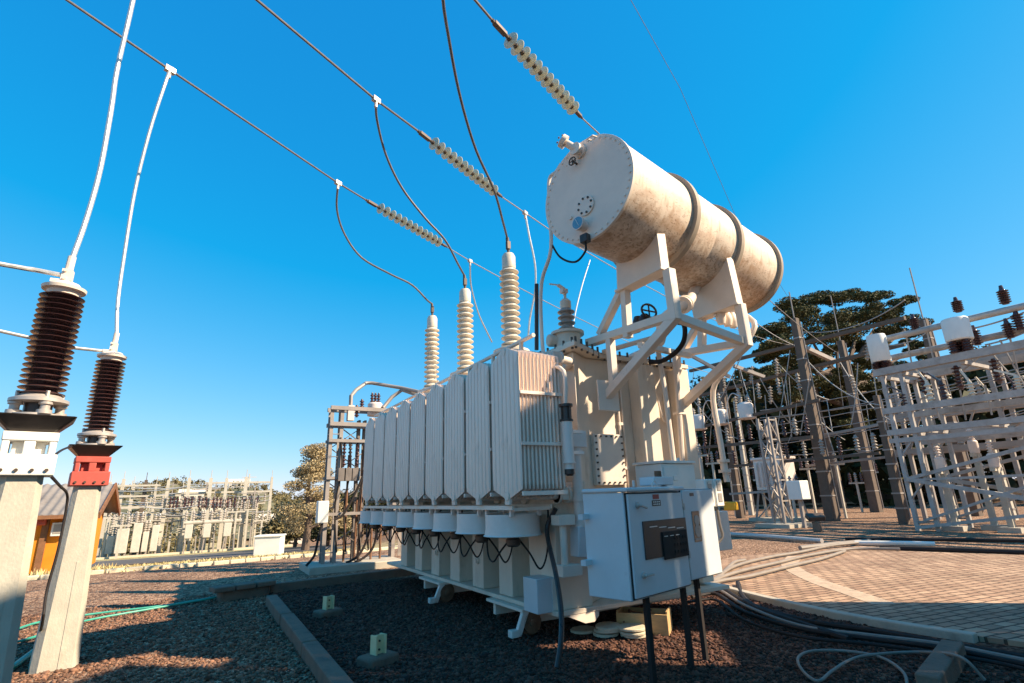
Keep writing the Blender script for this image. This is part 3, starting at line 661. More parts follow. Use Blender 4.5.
m = MB(); m.tube([P(657,344,x=5.5), P(665,392,x=5.5), P(675,472,x=5.5)], .035, 10); m.lathe(P(675,472,x=5.5), [(.09,-.10),(.05,.0),(.04,.06)], n=14); m.lathe(P(657,342,x=5.5), [(.1,-.04),(.1,.03)], n=16); m.build('drop_pipe', M['frame'], T)
m = MB(); m.tube([P(675,352,x=5.9), P(684,488,x=5.9)], .04, 10); m.box(P(672,413,x=5.9)-Vector((.05,.06,.04)), P(684,413,x=5.9)+Vector((.1,.05,.03))); m.build('stand_pipe', M['frame'], T)
m = MB().tube(curve([A0+ax*3.35-Vector((0,0,RC-.02)), A0+ax*3.35-Vector((0,0,RC+.1)), P(754,322,x=6.75), P(745,344,x=6.6), P(728,368,x=6.45), P(713,391,x=6.35), P(720,440,x=6.35), P(727,482,x=6.35)], 4), .04, 10); m.lathe(P(724,466,x=6.35), [(.085,-.09),(.085,-.05),(.05,-.05),(.05,.05),(.085,.05),(.085,.09)], n=14); m.build('vent_pipe', M['frame'], T)
m = MB(); c0 = P(727,318,x=6.3)
for dx in (-.16, 0, .14): m.lathe(c0+Vector((dx,.12*dx,-.02)), [(.05,-.1),(.07,-.03),(.07,.03),(.04,.12)], n=12)
m.tube([c0-Vector((.26,0,.0)), c0+Vector((.2,.05,0))], .022, 8); m.build('drain_valves', M['frame'], T)
# oil sampling pipes along the top edge
m = MB().tube([P(594,345,x=4.55), P(640,331,x=5.35)], .02, 8); m.tube([P(603,352,x=4.7), P(652,338,x=5.5)], .035, 8); m.build('top_pipe', M['frame'], T)
# cable hanging at the corner down to the gravel
m = MB().tube(curve([Vector((3.52,5.22,1.45)), P(547,530,x=3.45), P(556,575,x=3.3), P(561,610,x=3.15), P(561,640,x=3.0), P(557,668,x=2.9)], 6), .026, 10); m.build('hanging_cable', M['dark_plate'], T)

# ------------------------------------------------------------------ control cabinets
def oriented(c, rz):
    """returns f(a, b, z): point a metres along the front (to the right), b metres back"""
    d = Vector((math.cos(rz), math.sin(rz), 0)); n = Vector((-math.sin(rz), math.cos(rz), 0))
    return (lambda a, b, z: Vector(c) + d*a + n*b + Vector((0,0,z))), d, n
def obox(m, f, a0, a1, b0, b1, z0, z1):
    vs = [f(a,b,z) for z in (z0,z1) for a,b in ((a0,b0),(a1,b0),(a1,b1),(a0,b1))]
    return m.add(vs, [(0,3,2,1),(4,5,6,7),(0,1,5,4),(1,2,6,5),(2,3,7,6),(3,0,4,7)])
rz = R(14); f, d, nn = oriented((3.14,3.60,0), rz); W, D = .93, .46
t = thing('control_cabinet', (3.45,3.8,0), 'large pale blue-grey steel control cabinet with a dark mimic panel on its door', 'cabinet')
m = MB(); obox(m, f, 0, W, .02, D, .745, 1.60); body = m.build('body', M['cabinet'], t, bevel=.008)
m = MB(); obox(m, f, -.015, W+.02, -.035, D+.0, 1.603, 1.64); m.build('lid', M['cabinet'], t, bevel=.012)
m = MB(); obox(m, f, .018, W-.005, .006, .0195, .757, 1.593); m.build('door_seal', M['black'], t)
m = MB(); obox(m, f, .025, W-.012, -.012, .017, .765, 1.585); door = m.build('door', M['cabinet'], t, bevel=.006)
m = MB(); obox(m, f, .20, .93, -.022, -.013, 1.045, 1.355); 
pn = m.build('mimic_panel', M['dark_plate'], door, bevel=.003)
m = MB(); obox(m, f, .48, .90, -.034, -.0225, 1.02, 1.25)
for k in range(5):
    for j in range(3): obox(m, f, .66+.05*k, .685+.05*k, -.040, -.0342, 1.06+.06*j, 1.085+.06*j)
m.build('relay_unit', M['black'], pn, bevel=.002)
m = MB()
for k in range(4): obox(m, f, .30+.15*k, .42+.15*k, -.0245, -.0222, 1.30-.012*k, 1.308-.012*k)
for k in range(3): obox(m, f, .50+.1*k, .56+.1*k, -.0365, -.0342, 1.21, 1.216)
m.build('panel_mark', M['grey_paint'], pn)
def handle(a, z, rot):
    m = MB(); c = f(a, -.013, z); m.lathe(c, [(.028,0),(.028,.012),(.014,.012),(.014,.035)], -nn, 16)
    e = c - nn*.035 + d*(.10*math.cos(rot)) + Vector((0,0,.10*math.sin(rot))); m.bar(c - nn*.035, e, .022, .016); return m.build('handle', M['steel'], door, bevel=.003)
handle(.15, 1.49, R(-14)); handle(.15, .93, R(0))
m = MB(); obox(m, f, .39, .53, -.016, -.0125, 1.475, 1.525); lb = m.build('door_label', M['dark_plate'], door)
m = MB(); obox(m, f, .41, .51, -.016, -.0125, 1.535, 1.575); m.build('warning_label', M['red'], door)
m = MB()
for j in range(2):
    for k in range(4): obox(m, f, .405+.03*k, .425+.03*k, -.0175, -.0163, 1.485+.02*j, 1.495+.02*j)
m.build('label_lines', M['white'], lb)
m = MB()
for z in (.9, 1.2, 1.45): m.tube([f(W-.002,-.004,z), f(W-.002,-.004,z+.07)], .011, 8)
m.build('hinge', M['steel'], door)
m = MB(); m.tube([f(.12,-.02,1.645), f(.12,-.02,1.70)], .012, 6); m.tube([f(.52,.05,1.64), f(.52,.05,1.67), f(.56,.05,1.70), f(.60,.05,1.67), f(.60,.05,1.64)], .008, 6); m.build('lifting_eye', M['grey_paint'], t)
m = MB(); m.box((3.35,3.69,-.02),(3.395,3.735,.744)); m.build('leg', M['black'], t, bevel=.004)
for z in (1.38, 1.0):
    m = MB(); obox(m, f, -.09, .02, .40, .455, z, z+.045); m.build('wall_bracket', M['cabinet'], t)
# second, narrower cabinet
rz2 = R(14); f2, d2, n2 = oriented((4.12,3.90,0), rz2)
t = thing('meter_cabinet', (4.4,4.05,0), 'narrower pale blue-grey cabinet with a tall glazed slot, standing right of the large control cabinet', 'cabinet')
m = MB(); obox(m, f2, 0, .66, .02, .30, .77, 1.615); m.build('body', M['cabinet'], t, bevel=.008)
m = MB(); obox(m, f2, .012, .65, -.008, .017, .78, 1.605); door = m.build('door', M['cabinet'], t, bevel=.008)
m = MB(); obox(m, f2, .005, .656, .008, .0195, .774, 1.611); m.build('door_seal', M['black'], t)
m = MB(); obox(m, f2, .15, .30, -.0125, -.0085, 1.11, 1.40); wn = m.build('window', M['window'], door, bevel=.002)
m = MB()
for z, w in ((1.31,.05),(1.21,.06)): m.lathe(f2(.235,-.0128,z), [(w,0),(w,.003)], -n2, 20)
obox(m, f2, .17, .28, -.015, -.0128, 1.125, 1.145); m.build('meter_dial', M['grey_porcelain'], wn)
m = MB(); obox(m, f2, .16, .24, -.011, -.0085, 1.545, 1.575); m.build('door_label', M['dark_plate'], door)
m = MB()
for z in (.98,1.42): m.tube([f2(.008,-.012,z), f2(.008,-.012,z+.06)], .014, 8)
m.build('hinge', M['steel'], door)
for a in (.10, .38):
    m = MB(); obox(m, f2, a, a+.045, .14, .185, -.02, .769); m.build('leg', M['black'], t)
m = MB(); obox(m, f2, -.25, .10, .12, .30, 1.66, 1.74); obox(m, f2, -.02, .03, .15, .2, 1.616, 1.66); m.build('top_duct', M['cabinet'], t, bevel=.008)
m = MB().tube([f2(-.05,.2,1.74), f2(-.05,.2,1.80)], .035, 10); m.build('gland', M['rust'], t)
# big white cabinet behind, white breaker boxes in front of it, dark panel
rz3 = R(5); f3, d3, n3 = oriented((4.75,4.75,0), rz3)
t = thing('tap_changer_cabinet', (5.1,5.0,0), 'white steel drive cabinet with a flat lid behind the blue-grey cabinets', 'cabinet')
m = MB(); obox(m, f3, 0, .62, 0, .42, .62, 1.92); m.build('body', M['white_box'], t, bevel=.008)
m = MB(); obox(m, f3, -.02, .64, -.02, .44, 1.923, 1.955); m.build('lid', M['white_box'], t, bevel=.006)
m = MB(); obox(m, f3, .03, .28, -.012, -.002, .68, 1.88); obox(m, f3, .18, .25, -.02, -.0125, 1.72, 1.78); m.build('door', M['white_box'], t, bevel=.004)
m = MB().tube([f3(.45,.1,1.955), f3(.45,.1,2.0)], .022, 10); m.build('lid_knob', M['white_box'], t)
m = MB(); obox(m, f3, .1, .5, .42, 1.0, .9, .96); m.build('wall_bracket', M['frame'], t)
for k in range(2):
    f4, d4, n4 = oriented((5.02+.19*k,4.36+.03*k,0), R(10))
    t = thing('breaker_box', f4(.08,.06,1.40), ['left of two small white louvred boxes beside the meter cabinet','right of two small white louvred boxes beside the meter cabinet'][k], 'electrical box', 'small white boxes on the cabinet')
    m = MB(); obox(m, f4, 0, .165, .0, .13, 1.41, 1.72); m.build('body', M['white_box'], t, bevel=.012)
    for z in (1.46, 1.585):
        m = MB(); obox(m, f4, .04, .125, -.006, .002, z, z+.10); m.build('slot', M['grey_porcelain'], t, bevel=.003)
    m = MB(); obox(m, f4, .045, .12, -.009, -.0062, 1.665, 1.705); m.build('plate', M['frame'], t)
    m = MB().tube(curve([f4(.08,.06,1.41), f4(.1,.06,1.2), f4(.12,.06,1.08), f4(.05,.1,1.0), f4(-.02,.12,.98)],5), .016, 8); m.build('box_cable', M['hose'], t)
f4, d4, n4 = oriented((6.28,5.40,0), R(4))
t = thing('side_panel_box', f4(.0,0,0), 'flat blue-grey box low behind the right edge of the meter cabinet', 'electrical box')
m = MB(); obox(m, f4, 0, .36, 0, .16, .78, 1.30); m.build('body', M['grey_paint'], t, bevel=.008)

# things on the gravel under the transformer
for k, (u, v, n_, lab) in enumerate(((607,633,3,'tallest stack top: round pale concrete disc lying left of the cabinet leg'),(632,634,3,'round pale concrete disc lying right behind the cabinet leg'),(583,630,1,'single round pale concrete disc lying apart at far left'))):
    c = P(u, v, z=.03)
    for j in range(n_):
        r_ = random.uniform(.15,.175)
        t = MB().lathe((c.x+random.uniform(-.025,.025), c.y+random.uniform(-.025,.025), .012+j*.036), [(r_-.008,0),(r_,.006),(r_,.024),(r_-.01,.032)], (random.uniform(-.05,.05),random.uniform(-.05,.05),1), 28).build('concrete_disc', M['pale_stone'])
        tag(t, (['round pale concrete disc, bottom','round pale concrete disc, middle','round pale concrete disc, top'][j] + [' of the stack left of the black cabinet leg',' of the stack right behind the black cabinet leg',''][k]) if n_ > 1 else 'single round pale concrete disc lying apart at the left of the stacks', 'concrete disc', 'round concrete discs on the gravel')
t = thing('timber_crate', (4.62,5.15,0), 'open pale timber crate lying on the gravel under the control cabinet', 'crate')
a, b_ = Vector((4.50,5.50,0)), Vector((4.86,5.02,0)); dd = (b_-a).normalized(); pp = Vector((-dd.y, dd.x, 0))*-1
if pp.y < 0: pp = -pp
pp = Vector((.72,.55,0)).normalized()
fC = lambda s_, w_, z: a + dd*s_ + pp*w_ + Vector((0,0,z))
def cb(s0,s1,w0,w1,z0,z1):
    vs = [fC(s,w,z) for z in (z0,z1) for s,w in ((s0,w0),(s1,w0),(s1,w1),(s0,w1))]
    return MB().add(vs, [(0,3,2,1),(4,5,6,7),(0,1,5,4),(1,2,6,5),(2,3,7,6),(3,0,4,7)])
L_ = (b_-a).length
for args in ((0,L_,0,.022,.02,.22),(0,L_,.33,.352,.02,.22),(0,.022,.024,.328,.02,.24),(L_-.022,L_,.024,.328,.02,.25)): cb(*args).build('side_board', M['crate'], t, bevel=.003)
cb(0,L_,0,.35,.0,.018).build('bottom_board', M['crate'], t)
m = MB()
for k in range(14):
    p = fC(.08+random.random()*.4, .06+random.random()*.2, .1+random.random()*.1); m.tube([p, p+Vector((random.uniform(-.12,.12),random.uniform(-.12,.12),random.uniform(0,.06)))], .011, 6)
tag(m.build('rusty_bolts', M['rust']), 'heap of rusty bolts inside the open timber crate', 'bolts', kind='stuff')

# ------------------------------------------------------------------ surge arresters on concrete columns
def arrester_set(cx_, cy_, capmat, who, rz):
    def rot(pts): return [(cx_ + x*math.cos(rz) - y*math.sin(rz), cy_ + x*math.sin(rz) + y*math.cos(rz)) for x, y in pts]
    t = thing('concrete_column', (cx_, cy_, 0), {'red':'tapered pale concrete column with a faded red cap, farther of two', 'white':'tapered pale concrete column with a white cap, nearer of two at the left edge'}[who], 'column', 'capped concrete columns')
    def oct(w, z, c=.06): return [(x, y, z) for x, y in rot([(-w+c,-w),(w-c,-w),(w,-w+c),(w,w-c),(w-c,w),(-w+c,w),(-w,w-c),(-w,-w+c)])]
    lo, hi = oct(.205,-.1), oct(.125,1.86,.04); m = MB(); m.add(lo+hi, [tuple(range(7,-1,-1)), tuple(range(8,16))]+[(i,(i+1)%8,8+(i+1)%8,8+i) for i in range(8)])
    sh = m.build('shaft', M['column'], t, smooth=20)
    # raised rib on the front face
    m = MB(); q = rot([(.02,-.207),(.05,-.207),(.05,-.17),(.02,-.17)]); q2 = rot([(.02,-.162),(.05,-.162),(.05,-.13),(.02,-.13)])
    m.add([(x,y,.0) for x,y in q]+[(x,y,1.05) for x,y in q2], [(0,3,2,1),(4,5,6,7),(0,1,5,4),(1,2,6,5),(2,3,7,6),(3,0,4,7)]); m.build('groove_rib', M['column'], sh)
    def rb(m, x0, x1, y0, y1, z0, z1):
        q = rot([(x0,y0),(x1,y0),(x1,y1),(x0,y1)]); m.add([(x,y,z) for z in (z0,z1) for x,y in q], [(0,3,2,1),(4,5,6,7),(0,1,5,4),(1,2,6,5),(2,3,7,6),(3,0,4,7)])
    m = MB(); rb(m,-.178,.178,-.178,.178,1.862,2.02); rb(m,-.165,.165,-.165,.165,2.12,2.19); rb(m,-.10,.10,-.10,.10,2.02,2.12)
    for x0,x1 in ((-.16,-.115),(-.035,.035),(.115,.16)):
        for y0,y1 in ((-.16,-.115),(-.035,.035),(.115,.16)): rb(m,x0,x1,y0,y1,2.019,2.121)
    m.build('cap', M[capmat], t, bevel=.008)
    m = MB()
    for bx_ in (-.13,-.045,.045,.13):
        x_, y_ = rot([(bx_,-.178)])[0]; m.lathe((x_,y_,1.90), [(.014,0),(.014,.014)], (math.sin(rz),-math.cos(rz),0), 6)
    m.build('cap_bolts', M['fitting'], t)
    a = thing('surge_arrester', (cx_, cy_, 2.19), {'red':'brown ribbed surge arrester standing on the red-capped column', 'white':'brown ribbed surge arrester standing on the white-capped column'}[who], 'surge arrester', 'brown surge arresters on columns')
    lo, hi = oct(.14,2.192,.02), oct(.245,2.305,.02); m = MB(); m.add(lo+hi, [tuple(range(7,-1,-1)), tuple(range(8,16))]+[(i,(i+1)%8,8+(i+1)%8,8+i) for i in range(8)])
    hi2 = oct(.25,2.314,.02); m.add(hi+hi2, [tuple(range(8,16))]+[(i,(i+1)%8,8+(i+1)%8,8+i) for i in range(8)]); m.build('rain_hood', M['dark_plate'], a, smooth=20)
    c = (cx_, cy_, 0); m = MB().lathe(c, [(.17,2.323),(.17,2.34)], n=24)
    m.lathe(c, [(.14,2.43),(.19,2.435),(.19,2.46),(.15,2.475),(.13,2.50)], n=28)
    for k in range(4):
        x, y = cx_+.145*math.cos(k*1.571+.5), cy_+.145*math.sin(k*1.571+.5); m.lathe((x,y,2.335), [(.05,0),(.05,.03),(.032,.035),(.032,.07),(.045,.075),(.045,.095)], n=14); m.tube([(x,y,2.42),(x,y,2.52)], .014, 6)
    m.build('base_flange', M['steel'], a)
    m = MB().lathe(c, [(.09,2.34),(.09,2.44)], n=14); m.build('counter', M['dark_plate'], a)
    m = MB().lathe(c, sheds(.098,.155,2.49,3.37,19), n=32); m.build('porcelain', M['brown_porcelain'], a)
    m = MB().lathe(c, [(.11,3.365),(.115,3.40),(.15,3.405),(.155,3.43),(.12,3.44),(.10,3.47)], n=24); m.box((cx_-.10,cy_-.04,3.47),(cx_+.03,cy_+.04,3.50)); m.box((cx_-.035,cy_-.04,3.50),(cx_+.035,cy_+.04,3.60)); m.tube([(cx_,cy_,3.58),(cx_+.004,cy_,3.73)], .03, 10)
    for dz in (3.42,3.49,3.56): m.lathe((cx_-.01,cy_-.039,dz+.02), [(.012,0),(.012,.02)], (0,-1,0), 6)
    m.build('terminal_clamp', M['frame'], a)
arrester_set(-1.165, 7.98, 'red', 'red', R(12))
arrester_set(-1.225, 5.55, 'white', 'white', R(12))
def wire(name, pts, r, m, label, cat, group=None, n=8):
    return tag(MB().tube(pts, r, n).build(name, M[m]), label, cat, group)
# black earth cable of the red column
wire('black_cable', curve([P(52,457,y=6.0), P(62,450,y=7.0), P(72,446,y=7.75)], 6), .011, 'black', 'short black cable arching from the white cap to the rain hood of the red column', 'cable')
wire('black_cable', curve([P(49,474,y=5.8), P(60,486,y=7.0), P(67,494,y=7.5), P(66,510,y=7.6), P(58,550,y=7.6), P(47,590,y=7.6), P(42,625,y=7.6), P(36,645,z=.03)], 6), .013, 'black', 'black cable running down the left side of the red-capped column', 'cable')
# line wires and droppers
ZL = 7.8
def line(pts): return [P(u, v, z=ZL) for u, v in pts]
def string(p, q, label, n=12):
    p, q = Vector(p), Vector(q); dd = (q-p); L = dd.length; dd.normalize()
    t = thing('insulator_string', p, label, 'insulator string', 'glass insulator strings on the overhead lines')
    z0, z1 = .36, L-.22; st = (z1-z0)/n
    m = MB()
    for k in range(n):
        z = z0 + k*st; m.lathe(p, [(.035,z+.035),(.118,z+.058),(.122,z+.066),(.085,z+.07),(.08,z+.08),(.035,z+.082)], dd, 22)
    m.build('disc', M['disc_glass'], t)
    m = MB()
    for k in range(n):
        z = z0 + k*st; m.lathe(p, [(.02,z),(.038,z+.015),(.038,z+.05),(.014,z+.08),(.014,z+st)], dd, 10)
    m.tube([p, p+dd*z0], .028, 8); m.bar(p+dd*.05, p+dd*.30, .07, .05); m.tube([p+dd*(L-.25), q], .022, 8); m.bar(p+dd*(L-.2), p+dd*(L-.05), .06, .04); m.build('cap_fittings', M['fitting'], t)
    return t
LA = line([(67,0),(170,70),(338,183),(366,200),(447,247),(470,261),(525,290),(600,325)]); LB = line([(257,0),(376,100),(418,131),(502,197),(525,213),(550,230),(630,270)]); LC = line([(475,0),(492,20),(582,118),(598,133),(640,180)])
ext = lambda p, q, k: Vector(p) + (Vector(p)-Vector(q)).normalized()*k
gantry = [P(742,381,x=27), P(790,345,x=27), P(836,352,x=27)]
wire('overhead_line', [ext(LA[0],LA[2],14), LA[0], LA[1], LA[2], LA[3]], .017, 'wire', 'dark overhead line crossing above the red-capped column, leftmost and lowest of three', 'overhead line', 'three overhead lines')
wire('overhead_line', [ext(LB[0],LB[2],14), LB[0], LB[1], LB[2]], .018, 'wire', 'dark overhead line entering the picture above the middle, second of three', 'overhead line', 'three overhead lines')
wire('overhead_line', [ext(LC[0],LC[2],14), LC[0], LC[1]], .018, 'wire', 'short dark overhead line nearest above the raised tank, rightmost of three', 'overhead line', 'three overhead lines')
string(LA[3], LA[4], 'farthest, smallest-looking glass insulator string, above the leftmost bushing')
string(LB[2], LB[3], 'middle glass insulator string, crossed by a black dropper cable')
string(LC[1], LC[2], 'largest-looking glass insulator string, at the top just left of the raised tank')
wire('overhead_line', [LA[4]] + sag(LA[5], gantry[0], .5)[0:], .013, 'far_wire', 'thin pale line running on from the farthest insulator string behind the transformer', 'overhead line', 'lines continuing to the rear gantry')
wire('overhead_line', [LB[3]] + sag(LB[5], gantry[1], .5), .013, 'far_wire', 'thin pale line running on from the middle insulator string behind the raised tank', 'overhead line', 'lines continuing to the rear gantry')
wire('overhead_line', [LC[2]] + sag(LC[3], gantry[2], .4), .013, 'far_wire', 'thin pale line running on from the nearest insulator string above the raised tank', 'overhead line', 'lines continuing to the rear gantry')
def clamp(p, label):
    m = MB(); m.bar(Vector(p)+Vector((-.06,-.03,0)), Vector(p)+Vector((.06,.03,0)), .07, .08); m.tube([Vector(p), Vector(p)-Vector((0,0,.14))], .026, 8)
    tag(m.build('line_clamp', M['steel']), label, 'clamp', 'clamps joining droppers to the lines')
clamp(LA[1], 'line clamp at the top of the dropper to the red-capped column'); clamp(LA[2], 'line clamp at the top of the leftmost bushing dropper'); clamp(LB[1], 'line clamp at the top of the middle bushing dropper'); clamp(LB[4], 'line clamp right of the middle insulator string'); clamp(LA[5], 'line clamp right of the farthest insulator string')
def mix(us, p, q):
    """dropper through photo positions us, its depth sliding from p to q"""
    n = len(us); out = []
    for i, (u, v) in enumerate(us):
        k = (i+1)/(n+1); g_ = Vector(p).lerp(Vector(q), k)
        d_ = np.array([u-512, v-341.5, F]); r = Vector((float(d_@cX), float(d_@cY), float(d_@cZ))); o = Vector((0,0,H))
        fw = Vector((float(cX[2]), float(cY[2]), float(cZ[2]))); out.append(o + r*(((g_-o).dot(fw))/(r.dot(fw))))
    return [Vector(p)] + out + [Vector(q)]
a1 = Vector((-1.161,7.98,3.70)); a0 = Vector((-1.221,5.55,3.70))
wire('dropper_cable', curve(mix([(165,84),(150,130),(135,190),(125,250),(118,300)], LA[1], a1), 5), .022, 'alu', 'thick pale dropper cable rising from the arrester on the red-capped column', 'dropper cable', 'pale dropper cables above the arresters')
wire('dropper_cable', curve(mix([(117,70),(111,110),(100,170),(86,220)], P(133,0,y=5.6), a0) [0:1] and [ext(LB[0],LB[2],1.25)] + mix([(117,70),(111,110),(100,170),(86,220)], P(133,0,y=5.55), a0), 5) , .022, 'alu', 'thick pale dropper cable rising out of the top from the white-capped column', 'dropper cable', 'pale dropper cables above the arresters')
b1, b2, b3 = Vector((4.19,7.31,5.98)), Vector((4.19,9.13,5.98)), Vector((4.19,10.95,5.98))
wire('dropper_cable', curve(mix([(337,210),(345,235),(362,258),(390,274),(412,285),(427,300)], LA[2], b3), 5), .02, 'wire', 'slack grey dropper cable curving to the leftmost white bushing', 'dropper cable', 'cables to the transformer bushings')
wire('dropper_cable', curve(mix([(377,120),(386,155),(402,188),(425,218),(445,240),(458,264)], LB[1], b2), 5), .02, 'wire', 'slack grey dropper cable curving to the middle white bushing', 'dropper cable', 'cables to the transformer bushings')
wire('dropper_cable', curve([ext(LC[0],LC[2],.35)] + mix([(450,45),(461,100),(476,150),(494,190),(503,222)], P(443,-10,y=4.2), b1), 5), .02, 'wire', 'dark dropper cable hanging from above the picture to the nearest white bushing', 'dropper cable', 'cables to the transformer bushings')
q = P(528,338,y=9.5); wire('dropper_cable', curve(mix([(529,235),(535,265),(535,290),(530,318)], LB[4], q), 5), .022, 'alu', 'pale dropper cable bowing down behind the nearest bushing from the middle line', 'dropper cable', 'pale droppers behind the transformer')
q = P(492,342,y=13.5); wire('dropper_cable', curve(mix([(471,285),(478,312),(487,332)], LA[5], q), 5), .02, 'alu', 'pale dropper cable hanging between the middle and nearest bushings', 'dropper cable', 'pale droppers behind the transformer')
q = P(572,330,y=9.0); wire('dropper_cable', curve(mix([(583,282),(577,305)], P(590,260,y=10.5), q), 5), .018, 'alu', 'short pale dropper cable right of the short grey bushing', 'dropper cable', 'pale droppers behind the transformer')
wire('overhead_wire', [P(628,-5,y=9), P(680,88,y=11), P(735,215,y=13.5), P(790,300,y=16)], .009, 'wire', 'very thin dark wire high in the sky right of the raised tank', 'overhead wire')
wire('bus_wire', curve([ext(P(0,264,y=5.4),P(66,276,y=5.54),6)+Vector((0,0,.25)), ext(P(0,264,y=5.4),P(66,276,y=5.54),2), P(0,264,y=5.4), P(30,269,y=5.5), P(66,276,y=5.54)],4), .02, 'alu', 'pale wire leaving leftward from the arrester on the white-capped column', 'bus wire', 'wires leaving the arresters')
wire('bus_wire', curve([ext(P(0,331,y=7.7),P(103,351,y=7.97),6)+Vector((0,0,.25)), ext(P(0,331,y=7.7),P(103,351,y=7.97),2), P(0,331,y=7.7), P(55,345,y=7.85), P(103,351,y=7.97)],4), .02, 'alu', 'pale wire leaving leftward from the arrester on the red-capped column', 'bus wire', 'wires leaving the arresters')
# hoses on the gravel
zg = .045
wire('green_hose', curve([P(216,597,z=zg), P(160,606,z=zg), P(100,613,z=zg), P(40,622,z=zg), P(0,634,z=zg), P(-60,640,z=zg)],5), .015, 'green_hose', 'upper of two green hoses crossing the gravel behind the columns', 'hose', 'green hoses')
wire('green_hose', curve([P(214,598,z=zg), P(150,609,z=zg), P(80,622,z=zg), P(20,641,z=zg), P(-50,652,z=zg)],5), .015, 'green_hose', 'lower of two green hoses crossing the gravel behind the columns', 'hose', 'green hoses')
wire('green_hose', curve([P(34,651,z=.05), P(22,660,z=.05), P(10,668,z=.05), P(-20,680,z=.05)],5), .03, 'green_hose', 'thick short green hose at the foot of the red-capped column', 'hose', 'green hoses')
wire('loop_cable', curve([P(908,690,z=.04), P(903,672,z=.05), P(880,657,z=.05), P(845,651,z=.05), P(812,651,z=.05), P(798,658,z=.05), P(803,671,z=.05), P(818,681,z=.05), P(832,671,z=.055), P(850,660,z=.06), P(870,655,z=.065), P(920,652,z=.06), P(960,657,z=.2), P(985,680,z=.06)],6), .013, 'hose', 'thin brown cable lying in an open loop on the dark gravel', 'cable')
hz = .10
HL = ['grey conduit, backmost, starting behind the paving','grey conduit curving over the paving, second from the back','grey conduit curving over the paving, third from the back','grey conduit lying nearest the kerb of the paving']
for k, pts in enumerate(([(712,581),(735,566),(770,557),(800,552),(835,545),(880,541)], [(700,588),(722,577),(745,570),(780,562),(810,555),(850,549),(900,549)], [(690,590),(720,581),(750,576),(790,566),(820,559),(845,551)], [(700,586),(716,579),(728,568),(735,562),(745,560)])):
    wire('conduit', curve([P(u,v,z=hz) for u,v in pts],5), .032, 'hose', HL[k], 'conduit', 'grey conduits over the paving')
HB = ['black cable along the paving kerb, innermost','black cable along the paving kerb, second out','black cable along the paving kerb, third out','black cable lying farthest from the paving kerb']
for k in range(4):
    o_ = (0,3.5,9,15)[k]; jt = lambda: random.uniform(-2.2,2.2)
    wire('power_cable', curve([P(700-4*k,590+o_*.8,z=.05), P(716,585+o_,z=.06), P(745,604+o_+jt(),z=.05), P(800,621+o_*.9+jt(),z=.06), P(870,632+o_*.8+jt(),z=.05), P(940,643+o_*.7+jt(),z=.06), P(1000,653+o_*.7,z=.05), P(1080,668+o_,z=.05)],5), (.030,.022,.026,.018)[k], ('black','hose','black','black')[k], HB[k], 'cable', 'black cables along the kerb')
wire('power_cable', curve([P(738,583,z=.08), P(742,595,z=.05), P(755,607,z=.05), P(790,620,z=.05), P(850,640,z=.05)],5), .04, 'black', 'thick black cable with its cut end sticking up on the paving kerb', 'cable', 'black cables along the kerb')
GP = ['long grey pipe length behind the paving, at left','long pale pipe length in the middle of the pipe row','long dark pipe behind the paving, reaching the right edge','second long dark pipe in front of the right-hand frame','pale pipe length nearest the paving']
for k, (u0,v0,u1,v1,r_,mm) in enumerate(((727,534,822,541,.07,'steel'),(855,543,935,544,.06,'white_box'),(845,539,1040,541,.05,'black'),(880,548,1040,553,.06,'black'),(800,548,870,541,.06,'hose'))):
    wire('ground_pipe', [P(u0,v0,z=.09), P((u0+u1)/2,(v0+v1)/2-.4,z=.1), P(u1,v1,z=.09)], r_, mm, GP[k], 'pipe', 'pipes lying behind the paving')
m = MB(); p = P(818,532,z=.0)
t = thing('floodlight', p, 'small dark floodlight on a stub standing behind the paving', 'floodlight')
m = MB().rbox(p+Vector((0,0,.18)), (.25,.25,.36), .3); m.build('stub', M['kerb'], t, bevel=.02)
m = MB().rbox(p+Vector((0,0,.52)), (.62,.3,.18), -.5, .5); m.build('lamp_head', M['fitting'], t, bevel=.03)

# ------------------------------------------------------------------ steel tower behind the radiators
t = thing('lattice_tower', (3.0,14.6,0), 'slender steel tower with cross arms and bent bus tubes just left of the radiators', 'steel tower')
YT = 14.3
m = MB().box((2.35,13.7,-.02),(4.6,15.2,.16)); m.build('plinth', M['concrete'], t, bevel=.02)
def post(m, u0, v0, u1, v1, y, w=.09, dx=.26):
    a, b_ = P(u0,v0,y=y), P(u1,v1,y=y); a.z = .16
    for i in (0,1): m.angle(a+Vector((dx*i,0,0)), Vector((a.x+dx*i, y, b_.z)), w, .012, up=(0,1,0), flip=1 if i == 0 else 1)
    for i in (0,1): m.angle(a+Vector((dx*i,dx,0)), Vector((a.x+dx*i, y+dx, b_.z)), w, .012, up=(0,1,0))
    n = 7
    for k in range(n):
        z = .4 + (b_.z-.5)*k/(n-1); m.bar((a.x,y-.01,z),(a.x+dx,y-.01,z),.05,.02); m.bar((a.x,y-.01,z),(a.x,y+dx,z),.05,.02)
    return b_.z
m = MB(); zt = post(m, 322, 568, 333, 408, YT); m.build('column', M['yard_steel'], t)
m = MB(); post(m, 392, 563, 388, 420, YT+.3); m.build('column', M['yard_steel'], t)
m = MB(); post(m, 352, 566, 354, 420, YT+.45, .07, .16); m.build('column', M['dark_steel'], t)
for zz in (.35, 1.3, 2.18, 2.9):
    m = MB(); m.bar((P(322,568,y=YT).x,YT+.4,zz),(P(322,568,y=YT).x+1.2,YT+.4,zz+.85),.05,.02); m.bar((P(322,568,y=YT).x,YT+.42,zz+.85),(P(322,568,y=YT).x+1.2,YT+.42,zz),.05,.02); m.build('cross_brace', M['dark_steel'], t)
